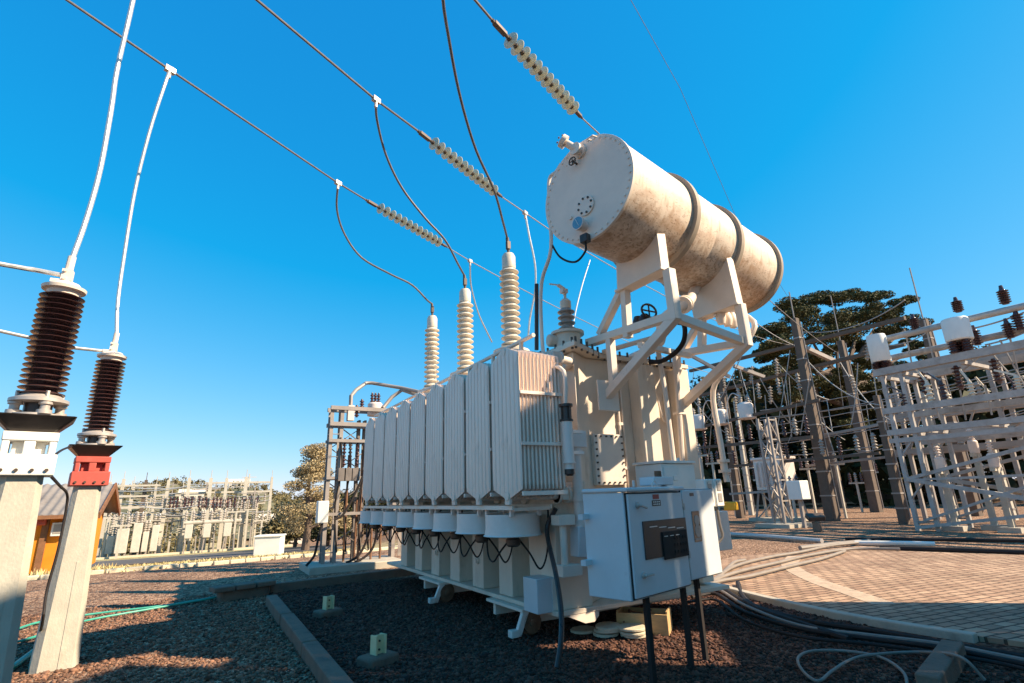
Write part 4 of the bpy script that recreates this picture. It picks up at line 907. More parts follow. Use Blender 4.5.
for u in (337,346,360,368):
    a_ = P(u, 500, y=YT-.05); m = MB(); m.tube(curve([(a_.x,YT-.05,3.2),(a_.x+.06,YT-.1,2.4),(a_.x-.04,YT-.05,1.5),(a_.x+.05,YT-.1,.4)],5), .022, 6); m.build('riser_cable', M['black'], t)
m = MB()
for u in (341,347,355): a_ = P(u, 470, y=YT); m.box((a_.x-.09,YT-.16,2.1),(a_.x+.09,YT+.02,2.42))
m.build('switch_unit', M['dark_steel'], t)
xl = P(322,568,y=YT).x
for k, (z, L, w) in enumerate(((zt,2.6,.10),(zt-.42,2.3,.10),(zt-.85,1.6,.08),(2.18,2.2,.07),(1.3,2.2,.07))):
    m = MB(); m.bar((xl-.05,YT-.06,z),(xl+L,YT-.06,z),w,w); m.bar((xl-.05,YT+.36,z),(xl+L,YT+.36,z),w,w); m.build('cross_arm', M['yard_steel'], t)
for u, v0, v1 in ((341,455,562),(349,455,566),(357,500,566),(363,450,563),(372,520,560),(381,520,560)):
    a = P(u, v0, y=YT+.1); MB().tube([(a.x,YT+.1,.16),(a.x,YT+.1,a.z)], .028, 8).build('standing_pipe', M['rust'], t)
for u in (345,351,358):
    m = MB(); a = P(u, 438, y=YT); m.lathe((a.x,YT,a.z-.75), [(.02,0)] + sheds(.025,.055,.05,.62,6) + [(.02,.75)], n=12); m.build('insulator', M['brown_porcelain'], t)
for u, v in ((357,408),(362,402)):
    m = MB(); a = P(u, v, y=YT); m.lathe((a.x,YT,a.z-.25), [(.03,0)] + sheds(.035,.065,.02,.3,4) + [(.02,.33)], n=12); m.build('insulator', M['brown_porcelain'], t)
m = MB(); m.tube([P(350.5,410,y=YT), P(351,396,y=YT), P(356,390,y=YT+.2), P(366,383,y=YT+.4), P(372,383,y=YT+.4), P(402,388,y=YT), P(424,393,y=YT-.8)], .05, 10); m.tube([P(383,408,y=YT), P(392,397,y=YT+.1), P(402,390,y=YT), P(420,396,y=YT-.5)], .05, 10); m.build('bus_tube', M['yard_steel'], t)
a = P(375,407,y=YT+.2); m = MB().lathe((a.x,YT+.2,a.z-.25), [(.2,0),(.2,.32),(.17,.36)], n=20); b = m.build('voltage_transformer', M['grey_paint'], t)
for dx in (-.09,0,.09): MB().lathe((a.x+dx,YT+.2,a.z+.1), [(.03,0)]+sheds(.03,.055,.02,.26,3)+[(.02,.3)], n=10).build('insulator', M['brown_porcelain'], b)
m = MB(); a = P(351,404,y=YT); m.box((a.x-.08,YT-.1,a.z-.45),(a.x+.08,YT+.1,a.z-.05)); m.build('fuse_box', M['grey_paint'], t)
a = P(321,512,y=YT-.1); m = MB().box((a.x-.12,YT-.32,a.z-.26),(a.x+.14,YT-.08,a.z+.26)); m.build('marshalling_box', M['white_box'], t, bevel=.02)
def drape(name, pts, r, mm, label): wire(name, curve(pts,6), r, mm, label, 'cable', 'black cables around the steel tower')
for k, (us, lab) in enumerate((([(322,524),(318,540),(314,556),(306,566)],'black cable drooping from the white box on the steel tower'), ([(372,522),(366,542),(358,556),(346,563)],'black cable between tower and fans, left'), ([(378,524),(374,545),(366,556),(352,564)],'black cable between tower and fans, middle'), ([(334,520),(345,512),(362,478),(367,455)],'black cable climbing through the steel tower'))):
    drape('black_cable', [P(u,v,y=YT-.25) for u,v in us], .03, 'black', lab)

# ------------------------------------------------------------------ left: road, house, far switchyard
rd = [(Vector((-40,19.4,0)),Vector((-40,17.9,0))),]
def strip(name, x0, x1, y0f, y1f, m, dz, n=50):
    vs = []; fs = []
    for i in range(n+1):
        x = x0 + (x1-x0)*i/n
        for j in range(7):
            y = y0f(x) + (y1f(x)-y0f(x))*j/6; vs.append((x,y,gz(x,y)+dz))
    for i in range(n):
        for j in range(6): fs.append((i*7+j,(i+1)*7+j,(i+1)*7+j+1,i*7+j+1))
    o = MB().add(vs, fs).build(name, m); return tag(o, kind='structure')
asph = mat('asphalt', (.10,.088,.08), .9, var=.15, scale=1, bump=.2)
strip('road', -14, 7.5, lambda x: 27+.1*x, lambda x: 44+.2*x, asph, .02)
m = MB()
for k in range(30):
    x = -6 + k*.42; y = 18.3 + .12*x*.6 + .25*math.sin(k*.7); m.rbox((x, y+.35, gz(x,y)+.02), (.4,.16,.12), R(12)+random.uniform(-.06,.06))
tag(m.build('verge_kerb', M['pale_stone'], bevel=.02), 'low pale kerb line between brown gravel and dry grass', 'kerb')
# dry grass tufts
m = MB()
for k in range(5200):
    x = random.uniform(-9, 5.5); y = random.uniform(18.6, 25) + .12*x*.6; z = gz(x,y); h = random.uniform(.03,.10)*(2.4 if (-5.2 < x < -2.2 and y > 19 and random.random() < .35) else 1); a = random.random()*3.14; w = .03
    p = Vector((x,y,z)); e = Vector((random.uniform(-.08,.08),random.uniform(-.08,.08),h)); s_ = Vector((math.cos(a)*w,math.sin(a)*w,0))
    m.add([p-s_,p+s_,p+e], [(0,1,2)])
tag(m.build('dry_grass', M['straw'], smooth=0, fixn=False), 'dry yellow grass along the far edge of the gravel', 'grass', kind='stuff')
# utility box
c = P(268,545,y=25); t = thing('utility_box', (c.x+.1,25.4,gz(c.x,25.4)), 'plain white cubic masonry box at the roadside', 'utility box')
m = MB().rbox((c.x+.1,25.4,gz(2.6,25.4)+.36), (1.0,.9,.76), R(-18)); m.build('body', M['white'], t, bevel=.02)
m = MB().rbox((c.x+.1,25.4,gz(2.6,25.4)+.775), (1.08,.98,.06), R(-18)); m.build('lid', M['white'], t, bevel=.01)
# orange house
HY = 24.0; zb = gz(-4,HY)-.1
xr = P(80,540,y=HY).x; xl = xr - 7.5; ze = P(50,514,y=HY-.5).z; zr = P(60,485,y=HY+2.2).z
t = thing('orange_house', ((xl+xr)/2,HY+2,zb), 'orange house with a grey corrugated roof behind the two columns', 'house')
MB().prism([(xr,HY,zb),(xr,HY+4.4,zb),(xr,HY+4.4,ze),(xr,HY+2.2,zr-.12),(xr,HY,ze)], (xl-xr,0,0)).build('wall', M['orange'], t)
m = MB()
for s_ in (0,1):
    n = 64; vs = []
    for i in range(n*3+1):
        x = xl-.4 + (xr-xl+.9)*i/(n*3); dz = .028*math.cos(i*2*math.pi/6)
        for (y,z) in ((HY-.55,ze-.06),(HY+2.2,zr)) if s_ == 0 else ((HY+4.95,ze-.06),(HY+2.2,zr)): vs += [(x,y,z+dz+.03),(x,y,z+dz-.01)]
    fs = []
    for i in range(n*3):
        a = i*4; fs += [(a,a+4,a+6,a+2),(a+1,a+3,a+7,a+5),(a,a+1,a+5,a+4)]
    m.add(vs, fs)
m.build('roof', M['roof'], t)
m = MB(); m.bar((xr+.48,HY-.55,ze-.10),(xr+.48,HY+2.2,zr-.04),.05,.22); m.bar((xr+.48,HY+4.95,ze-.10),(xr+.48,HY+2.2,zr-.04),.05,.22); m.box((xl,HY-.58,ze-.16),(xr+.45,HY-.53,ze-.04)); m.build('fascia', M['wood'], t)
a = P(43,540,y=HY); m = MB().box((a.x-.09,HY-.06,zb),(a.x+.09,HY-.005,ze-.02)); m.build('pilaster', M['wood'], t)
a = P(42,519,y=HY); m = MB().box((a.x-.16,HY-.22,a.z-.2),(a.x+.16,HY-.002,a.z+.16)); m.build('lamp_box', M['red'], t, bevel=.03)
a = P(60,529,y=HY); m = MB().box((a.x-.2,HY-.2,a.z-.22),(a.x+.2,HY-.002,a.z+.22)); m.build('air_unit', M['white_box'], t, bevel=.02)
m = MB().box((a.x-.14,HY-.215,a.z-.14),(a.x+.1,HY-.201,a.z+.16)); m.build('air_grille', M['grey_porcelain'], t)
# far switchyard, sixty metres away on the lower terrace
G0 = 58.0
def grd(x, y): return gz(x, y)
def far_pole(u, y, vt, w, label, mt='pale_pole'):
    a = P(u, 520, y=y); z = grd(a.x, y); b = P(u, vt, y=y)
    t = thing('switchyard_pole', (a.x, y, z), label, 'pole', 'pale poles of the far switchyard')
    o = MB().prism([(a.x-w,y-w,z-.2),(a.x+w,y-w,z-.2),(a.x+w,y+w,z-.2),(a.x-w,y+w,z-.2)], (0,0,.2)).build('footing', M['concrete'], t)
    m = MB(); lo = [(a.x-w,y-w,z),(a.x+w,y-w,z),(a.x+w,y+w,z),(a.x-w,y+w,z)]; k = .62; hi = [(a.x-w*k,y-w*k,b.z),(a.x+w*k,y-w*k,b.z),(a.x+w*k,y+w*k,b.z),(a.x-w*k,y+w*k,b.z)]
    m.add(lo+hi, [(0,3,2,1),(4,5,6,7),(0,1,5,4),(1,2,6,5),(2,3,7,6),(3,0,4,7)]); m.tube([(a.x,y,b.z),(a.x,y,b.z+.7)], .03, 5); m.build('shaft', M[mt], t)
    return a.x, b.z
front = [(242,477,.22,'right-hand front'),(222,478,.18,'second front from right'),(206,478,.22,'third front from right, beside the white box'),(184,478,.2,'fourth front from right'),(163,480,.18,'fifth front from right')]
back = [(268,477,.18,'farthest right rear'),(140,480,.2,'tall brownish'),(128,484,.18,'thin middle'),(117,479,.2,'left-hand'),(104,482,.18,'leftmost, beside the red cap'),(151,484,.15,'thin grey one right of the brownish')]
FP = []
for k, (u, vt, w, l) in enumerate(front): FP.append((u, G0, far_pole(u, G0, vt, w, 'pale concrete pole of the far switchyard, ' + l)))
for k, (u, vt, w, l) in enumerate(back): far_pole(u, G0+5, vt, w, 'weathered pole of the far switchyard, ' + l, 'pale_pole' if k != 1 else 'pole')
def far_beam(u0, u1, v, y, r, label, v2=None):
    a, b = P(u0, v, y=y), P(u1, v2 or v-.2, y=y); b.z = a.z
    m = MB(); m.bar(a, b, r, r); m.bar(a+Vector((0,.4,0)), b+Vector((0,.4,0)), r, r)
    for k in range(14): q = a.lerp(b, k/14); q2 = a.lerp(b, (k+1)/14); m.bar(q, q2+Vector((0,.4,0)), r*.5)
    tag(m.build('switchyard_beam', M['pale_pole']), label, 'beam', 'beams of the far switchyard')
for k, (u0,u1,v,dy) in enumerate(((205,270,483,2),(184,270,493,.6),(104,184,497,1.2),(104,206,508,.6),(110,160,486,4),(160,250,509,3))):
    far_beam(u0,u1,v,G0+dy,.16, ['topmost lattice beam at the right of the far switchyard','long lattice beam below the topmost at right of the far switchyard','middle lattice beam at the left of the far switchyard','lower lattice beam at the left of the far switchyard','thin upper beam far left beside the red cap','lowest lattice beam carrying the dark insulators'][k])
# dark insulator rows and bus wires
for k in range(26):
    u = 166 + k*3.6; a = P(u, 507+random.uniform(-.5,.5), y=G0-.3)
    o = MB().lathe(a-Vector((0,0,.1)), [(.04,0)]+sheds(.05,.11,.05,.95,3)+[(.04,1.0)], n=7).build('post_insulator', M['brown_porcelain'] if k % 4 else M['grey_porcelain'])
    tag(o, 'dark post insulator in the row across the far switchyard', 'insulator', 'row of post insulators in the far switchyard')
for k, (u0,v0,u1,v1,y) in enumerate(((100,490,186,487,61),(100,494,186,492,62),(100,503,206,500,60),(184,486,270,484,63),(184,498,270,496,60),(184,502,270,500,61),(100,512,206,511,59),(206,512,270,511,59))):
    wire('bus_wire', sag(P(u0,v0,y=y), P(u1,v1,y=y), .25), .04, 'alu', 'thin pale bus wire strung across the far switchyard', 'bus wire', 'bus wires of the far switchyard', 4)
# breakers: white tank on legs with bushings
def breaker(u, y, s, label):
    a = P(u, 530, y=y); z = grd(a.x, y)
    t = thing('circuit_breaker', (a.x,y,z), label, 'circuit breaker', 'white breakers of the far switchyard')
    m = MB()
    for i in (-1,1):
        for j in (-1,1): m.bar((a.x+i*.45*s,y+j*.35*s,z),(a.x+i*.38*s,y+j*.3*s,z+1.5*s),.09)
    m.build('stand', M['yard_steel'], t)
    m = MB(); m.box((a.x-.55*s,y-.45*s,z+1.3*s),(a.x+.05*s,y+.45*s,z+2.5*s)); m.build('tank', M['far_enamel'], t, bevel=.03)
    m = MB(); m.tube([(a.x-.7*s,y,z+2.65*s),(a.x+.9*s,y,z+2.65*s)], .18*s, 10); m.build('arm', M['pale_pole'], t)
    m = MB()
    for i in (-.6,0,.7): m.lathe((a.x+i*s,y,z+2.7*s), [(.08*s,0)]+sheds(.08*s,.15*s,.05*s,.9*s,4)+[(.04,1.0*s)], n=8)
    m.build('bushing', M['grey_porcelain'], t)
for k, (u, l) in enumerate(((172,'leftmost of the three right-hand'),(190,'middle of the three right-hand'),(210,'beside the white utility box'))):
    breaker(u+20, G0-2, .95, 'small white circuit breaker on legs in the far switchyard, ' + l)
def cubicle(u, y, w, h, label):
    a = P(u, 530, y=y); z = grd(a.x, y); t = thing('switch_cubicle', (a.x,y,z), label, 'cabinet', 'pale cubicles of the far switchyard')
    m = MB().box((a.x-w/2,y-.5,z+.4),(a.x+w/2,y+.5,z+h)); m.build('body', M['far_enamel'], t, bevel=.03)
    m = MB()
    for i in (-1,1): m.box((a.x+i*w*.4-.06,y-.3,z),(a.x+i*w*.4+.06,y+.3,z+.399))
    m.build('leg', M['yard_steel'], t)
    m = MB()
    for i in (-.3,.3): m.lathe((a.x+i*w,y,z+h), [(.07,0)]+sheds(.08,.15,.05,.8,4)+[(.04,.9)], n=8)
    m.build('bushing', M['grey_porcelain'], t)
for k, (u, w, h, l) in enumerate(((124,.8,2.3,'leftmost'),(138,.6,2.7,'tall one beside the brownish pole'),(147,.4,2.0,'small one'),(156,.5,2.5,'right of the small one'),(113,.5,1.8,'low one by the red-capped column'))):
    cubicle(u, G0-1.5+k*.3, w, h, 'pale switch cubicle in the far switchyard, ' + l)
for k in range(16):
    u = 108 + k*10.4 + random.uniform(-3,3); y = G0 + random.uniform(-3,3); a = P(u,530,y=y); z = grd(a.x,y); h = random.uniform(2.2,4.2)
    m = MB().bar((a.x,y,z),(a.x,y,z+h),.16); m.bar((a.x-.7,y,z+h),(a.x+.7,y,z+h),.12)
    t = thing('disconnector_stand', (a.x,y,z), 'pale T-shaped disconnector stand among the far switchyard poles', 'stand', 'disconnector stands of the far switchyard'); m.build('frame', M['pale_pole'], t)
    m = MB()
    for i in (-.6,0,.6): m.lathe((a.x+i,y,z+h+.06), [(.05,0)]+sheds(.06,.12,.04,.8,4)+[(.04,.85)], n=7)
    m.build('insulator', M['grey_porcelain'], t)
m = MB(); ribbon(m, [Vector((x, 56+.05*x, 0)) for x in np.linspace(-13,8,20)], -.1, .1, gz(0,56)-.25, gz(0,56)+.18)
tag(m.build('yard_kerb', M['pale_stone'], smooth=0), 'long pale kerb in front of the far switchyard', 'kerb')
rr = random.Random(19)
for k in range(44):
    u = rr.uniform(103,268); y = rr.uniform(57,66); a = P(u,530,y=y); z = grd(a.x,y); h = rr.uniform(2.6,7.2)
    m = MB(); m.bar((a.x,y,z),(a.x,y,z+h),rr.choice((.07,.09,.12)))
    for q in range(rr.choice((1,2,3))): zz = z+h*rr.uniform(.45,.98); L_ = rr.uniform(.4,1.6); m.bar((a.x-L_,y,zz),(a.x+L_,y,zz),.06)
    tag(m.build('bus_support', M['pale_pole'] if k % 3 else M['yard_steel']), 'slender pale bus support with short arms among the far switchyard', 'bus support', 'slender supports of the far switchyard')
for k in range(22):
    u0 = rr.uniform(102,235); u1 = u0 + rr.uniform(18,60); v = rr.uniform(484,520); y = rr.uniform(57,66)
    wire('bus_wire', sag(P(u0,v,y=y), P(min(u1,270),v+rr.uniform(-3,2),y=y+rr.uniform(-1,1)), rr.uniform(0,.3)), .035, 'alu', 'thin pale bus wire strung across the far switchyard', 'bus wire', 'bus wires of the far switchyard', 4)
# hills
def hill_h(x, y):
    az = math.degrees(math.atan2(y, x)); r = math.hypot(x, y)
    h = 13.5*smooth(140,300,r)
    h *= .80 + .35*math.sin(az*.21+1.1) + .10*math.sin(az*.9) + .05*math.sin(az*2.3+1)
    return -4.2 + h
vs = []; na, nr = 130, 26
for i in range(na+1):
    az = R(-10 + 180*i/na)
    for j in range(nr+1):
        r = 110 + 300*j/nr; x, y = r*math.cos(az), r*math.sin(az); vs.append((x,y,hill_h(x,y)))
fs = [(i*(nr+1)+j,(i+1)*(nr+1)+j,(i+1)*(nr+1)+j+1,i*(nr+1)+j+1) for i in range(na) for j in range(nr)]
hm = mat('hill_ground', (.22,.19,.10), .95, var=.35, scale=.05, dirt=(.10,.10,.05), dscale=.03, dlo=.42, dhi=.55)
tag(MB().add(vs, fs).build('hills', hm), kind='structure')
def leaves(m, c, rad, n, size, rng=random):
    for _ in range(n):
        d = Vector((rng.gauss(0,1),rng.gauss(0,1),rng.gauss(0,1))).normalized()*(rng.random()**.33)
        p = Vector((c[0]+d.x*rad[0], c[1]+d.y*rad[1], c[2]+d.z*rad[2])); s_ = size*rng.uniform(.6,1.3)
        u = Vector((rng.gauss(0,1),rng.gauss(0,1),rng.gauss(0,.6))).normalized(); w = Vector((rng.gauss(0,1),rng.gauss(0,1),rng.gauss(0,1))); w = (w - u*w.dot(u)).normalized()
        m.add([p-u*s_-w*s_*.35, p+u*s_*.2-w*s_*.5, p+u*s_, p+w*s_*.5-u*s_*.2], [(0,1,2,3)])
m = MB(); rr = random.Random(5)
for k in range(520):
    az = R(rr.uniform(74,122)); r = rr.uniform(150,330); x, y = r*math.cos(az), r*math.sin(az); h = rr.uniform(1.0,2.6)
    leaves(m, (x,y,hill_h(x,y)+h*.6), (h*.9,h*.9,h), 60, .5, rr)
for k in range(60):
    az = R(rr.uniform(82,110)); r = rr.uniform(78,120); x, y = r*math.cos(az), r*math.sin(az); h = rr.uniform(1.0,2.6)
    leaves(m, (x,y,gz(x,y)+h*.6), (h,h,h), 40, .5, rr)
tag(m.build('hill_woods', M['leaf_mid'], smooth=0, fixn=False), 'scattered olive scrub and trees covering the far hill', 'woods', kind='stuff')
hl = ['pale house on the hill crest, left of centre','pale house lower on the hill, left','small house at mid-slope','white shed low at the right, by the conifer','white wall-like house low behind the switchyard']
for k, (u, r, w, h, lift) in enumerate(((236,300,9,3,0),(215,190,7,3.2,0),(190,210,7,3.5,0),(285,92,7,3.2,1))):
    a = P(u, 510, y=r); x, y = a.x, r; z = (gz(x,y) if lift else hill_h(x,y))
    t = thing('hill_house', (x,y,z), hl[k], 'house', 'houses on the far hill')
    MB().prism([(x-w/2,y-3,z-.5),(x-w/2,y+3,z-.5),(x-w/2,y+3,z+h),(x-w/2,y,z+h+1.2),(x-w/2,y-3,z+h)], (w,0,0)).build('wall', M['house_wall'], t)
    m = MB(); m.bar((x-w/2-.4,y-1.6,z+h+.65),(x+w/2+.4,y-1.6,z+h+.65),3.9,.12,up=(0,-.37,1)); m.bar((x-w/2-.4,y+1.6,z+h+.65),(x+w/2+.4,y+1.6,z+h+.65),3.9,.12,up=(0,.37,1)); m.build('roof', M['house_roof'] if k % 3 == 1 else M['house_wall'], t)
    for i in range(3): MB().box((x-w*.35+i*w*.3,y-3.06,z+h*.3),(x-w*.35+i*w*.3+1.1,y-3.002,z+h*.75)).build('window', M['window'], t)

# ------------------------------------------------------------------ trees
def tree(name, base, h, label, group, leafm, limbs, clumps, tr=.35, bark='bark'):
    t = thing(name, base, label, 'tree', group); b = Vector(base)
    m = MB(); m.tube(curve([b-Vector((0,0,.3)), b+Vector((tr*.3,0,h*.3)), b+Vector((-tr*.2,tr*.2,h*.6)), b+Vector((0,0,h*.88))],4), [tr*(1-.8*i/12) for i in range(13)], 9)
    for q in limbs: m.tube(curve([Vector(p) for p in q],4), [tr*.42*(1-.75*i/((len(q)-1)*4)) for i in range((len(q)-1)*4+1)], 6)
    m.build('trunk', M[bark], t)
    m = MB()
    for c_, r_, n_, s_ in clumps: leaves(m, c_, r_, n_, s_)
    m.build('crown', M[leafm], t, smooth=0, fixn=False); return t
# dry conifer left of the tower
ty = 30.0; b = P(306,535,y=ty); b.z = gz(b.x,ty)
rr = random.Random(11); cl = []; lm = []
htop = P(312,446,y=ty).z - b.z
for k in range(64):
    f_ = rr.random()**.8; z = b.z + htop*(.18+.80*f_); rad = (1-f_)*1.75+.25; a = rr.random()*6.28; q = rad*rr.uniform(.35,1)
    c_ = (b.x+.15+q*math.cos(a), ty+q*math.sin(a), z); cl.append((c_, (.55,.55,.30), 330, .05))
    if k % 3 == 0: lm.append(((b.x,ty,z-.15),(b.x+q*.5*math.cos(a),ty+q*.5*math.sin(a),z),(c_)))
tree('conifer_tree', b, htop, 'dry tan-green conifer standing left of the steel tower', None, 'leaf_dry', lm, cl, .22)
rr = random.Random(4)
for k, (u, y, h, w) in enumerate(((283,42,2.6,1.6),(296,46,3.4,1.9),(328,38,3.2,1.9),(345,44,4.0,2.2),(362,40,3.4,2.0),(385,42,3.5,2.4),(272,70,3.4,2.4))):
    a = P(u, 530, y=y); z = gz(a.x,y); cl = [((a.x+rr.uniform(-w,w)*.7,y+rr.uniform(-w,w)*.5,z+h*rr.uniform(.3,.95)), (w*.45,w*.45,h*.22), 260, .12) for _ in range(14)]
    tree('broadleaf_tree', (a.x,y,z), h, ['low bushy tree right of the white utility box','bushy tree behind the dry conifer, left','dark bushy tree seen through the steel tower, left','dark bushy tree seen through the steel tower, middle','dark bushy tree seen through the steel tower, right','dark bushy tree under the radiators, far back','small round tree at the right end of the far switchyard'][k], 'bushy trees behind the steel tower', 'leaf_dark' if 1 < k < 6 else 'leaf_mid', [], cl, .16)
# big araucaria at the right and the dark wood below it
def pyd(u, v, y): return P(u, v, y=y)
ty = 24.0; b = pyd(838,500,ty); b.z = 0
rr = random.Random(8); cl = []; lm = []
pads = [(775,330,20,12),(800,312,22,12),(790,345,24,10),(835,296,22,12),(868,297,22,11),(850,318,26,12),(895,303,18,11),(905,325,20,12),(880,335,22,10),(825,335,24,12),(770,352,16,9),(918,345,14,8),(812,362,22,10),(868,362,20,9),(895,372,20,10),(845,375,20,10),(785,372,20,9),(908,390,18,10),(930,365,16,9),(855,345,16,8),(755,372,14,8),(815,310,20,12),(845,335,24,12),(880,315,22,12),(800,355,24,12),(840,392,26,12),(880,390,24,12),(820,380,24,12),(790,400,22,12),(860,412,26,12)]
fork = pyd(836,380,ty)
for u, v, ru, rv in pads:
    for _ in range(8):
        uu, vv = u+rr.gauss(0,ru*.5), v+rr.gauss(0,rv*.45); c_ = pyd(uu,vv,ty+rr.uniform(-3,3)); k = (c_.y)/ty
        cl.append((c_, (ru*.042,ru*.042,rv*.034), 560, .105))
    lm.append((tuple(fork+Vector((0,0,rr.uniform(-2,1.5)))), tuple(fork.lerp(pyd(u,v+6,ty),.55)-Vector((0,0,.3))), tuple(pyd(u,v+4,ty))))
tree('araucaria_tree', b, 11.5, 'tall umbrella-shaped araucaria with olive brown crown against the sky', None, 'leaf_olive', lm, cl, .5)
rr = random.Random(21)
lab = ['leftmost, behind the drop pipes','second from left, behind the grey transformer','third from left','under the araucaria, left of its trunk','under the araucaria, right of its trunk','sixth from left, behind the bare frame','behind the white frame, left','behind the white frame, middle','behind the white frame, right','rightmost, at the picture edge','low sunlit one left of the frame']
for k, (u, y, vt, w) in enumerate(((690,40,392,3.2),(722,42,385,3.4),(752,40,380,3.2),(785,38,372,3.4),(822,38,385,3.4),(855,36,392,3.2),(890,36,380,3.4),(925,33,372,3.4),(965,30,372,3.6),(1005,27,366,3.6),(1040,24,362,3.4))):
    a = pyd(u,500,y); h = pyd(u,vt,y).z; cl = []
    for _ in range(34):
        f_ = rr.random(); cl.append(((a.x+rr.gauss(0,w*.5),y+rr.gauss(0,w*.5),h*(.12+.86*f_)), (w*.36,w*.36,h*.10), 120, .27))
    tree('dark_tree', (a.x,y,0), h*.9, 'dark tree of the wood behind the right-hand yard, '+lab[k], 'dark trees behind the right-hand yard', 'leaf_mid' if k in (7,8,9) else 'leaf_dark', [], cl, .28)
m = MB(); rr = random.Random(31)
for k in range(330):
    az = R(rr.uniform(10,58)); r = rr.uniform(50,72); x, y = r*math.cos(az), r*math.sin(az); hh = rr.random()**.8*10.5
    leaves(m, (x,y,hh), (2.4,2.4,1.3), 46, .62, rr)
tag(m.build('dark_woods', M['leaf_dark'], smooth=0, fixn=False), 'deep dark wood behind the right-hand trees', 'woods', kind='stuff')
# boundary wall
m = MB(); a, b_ = pyd(690,505,37), pyd(1060,500,19.5); m.bar(Vector((a.x,a.y,.75)), Vector((b_.x,b_.y,.75)), .2, 1.9)
for k in range(16): q = a.lerp(b_, k/15); m.rbox((q.x,q.y,.8), (.34,.34,2.0), .4)
tag(m.build('boundary_wall', M['pole'], bevel=.02), 'long dark concrete boundary wall in front of the dark trees', 'wall')
m = MB(); ribbon(m, [Vector((a.x+(b_.x-a.x)*k/12, a.y+(b_.y-a.y)*k/12-1.6, 0)) for k in range(13)], -.2, .2, -.02, .14)
tag(m.build('wall_kerb', M['pale_stone'], smooth=0), 'pale kerb line at the foot of the dark boundary wall', 'kerb')

# ------------------------------------------------------------------ right-hand yard
def vpole(u0, v0, u1, v1, w, mt, label, name='gantry_pole', rod=None, group='dark poles of the right-hand yard'):
    a = P(u0, v0, z=0); d = P(u1, v1, y=a.y); h = d.z
    t = thing(name, a, label, 'pole', group)
    m = MB(); lo = [(a.x+i*w,a.y+j*w,-.1) for i,j in ((-1,-1),(1,-1),(1,1),(-1,1))]; hi = [(a.x+i*w*.62,a.y+j*w*.62,h) for i,j in ((-1,-1),(1,-1),(1,1),(-1,1))]
    m.add(lo+hi, [(0,3,2,1),(4,5,6,7),(0,1,5,4),(1,2,6,5),(2,3,7,6),(3,0,4,7)]); m.build('shaft', M[mt], t, bevel=.03)
    m = MB(); m.tube([(a.x+w*.9,a.y-w*1.1,.2),(a.x+w*.66,a.y-w*.7,h-.2)], .035, 6)
    for k in range(1,9): z = h*k/9; ww = w*(1-.38*z/h)+.02; m.box((a.x-ww,a.y-ww,z),(a.x+ww,a.y+ww,z+.06))
    m.build('pole_band', M['yard_steel'], t)
    if rod: m = MB().tube([(a.x,a.y,h-.1),(a.x,a.y,h+rod)], .035, 6); m.build('lightning_rod', M['yard_steel'], t)
    return a, h
p1, h1 = vpole(833,521,792,318,.25,'pole','dark tapered pole carrying the upper beams, nearest of the dark poles', rod=1.5)
p2, h2 = vpole(877,512,836,340,.27,'pole','dark tapered pole right of the nearest dark pole', rod=3.2)
vpole(741,518,712,378,.19,'pole','dark pole at left, just right of the white breaker boxes')
vpole(752,515,726,400,.15,'pale_pole','pale pole beside the leftmost dark pole', group=None)
vpole(905,524,872,395,.17,'pole','dark pole standing behind the left column of the white frame')
vpole(975,516,925,320,.27,'pole','thick dark pole rising behind the white frame with a thin rod', rod=3.0)
vpole(955,522,924,392,.16,'pale_pole','thin pale pole behind the white frame, left', group='pale poles behind the white frame')
vpole(1012,520,985,430,.18,'pale_pole','thin pale pole behind the white frame, right', group='pale poles behind the white frame')
# pale lattice column near the dark poles
def lattice(u0, v0, u1, v1, w, label, name='lattice_column', mt='yard_steel'):
    a = P(u0, v0, z=0); h = P(u1, v1, y=a.y).z; t = thing(name, a, label, 'steel column')
    m = MB().box((a.x-w*1.6,a.y-w*1.6,-.1),(a.x+w*1.6,a.y+w*1.6,.15)); m.build('footing', M['concrete'], t)
    m = MB()
    for i,j in ((-1,-1),(1,-1),(1,1),(-1,1)): m.bar((a.x+i*w/2,a.y+j*w/2,.15),(a.x+i*w/2,a.y+j*w/2,h), .09)
    n = max(3, int(h/.9))
    for k in range(n):
        z0, z1 = .2+(h-.3)*k/n, .2+(h-.3)*(k+1)/n; s_ = 1 if k%2 else -1
        for j in (-1,1):
            m.bar((a.x-s_*w/2,a.y+j*w/2,z0),(a.x+s_*w/2,a.y+j*w/2,z1),.05); m.bar((a.x+j*w/2,a.y-s_*w/2,z0),(a.x+j*w/2,a.y+s_*w/2,z1),.05)
        m.bar((a.x-w/2,a.y-w/2,z1),(a.x+w/2,a.y-w/2,z1),.06)
    m.build('frame', M[mt], t); return a, h
q1, hq = lattice(784,527,761,418,.5,'pale lattice column between the two dark poles, carrying the low beams')
lattice(700,520,685,432,.5,'pale lattice column hidden behind the blue-grey cabinets')
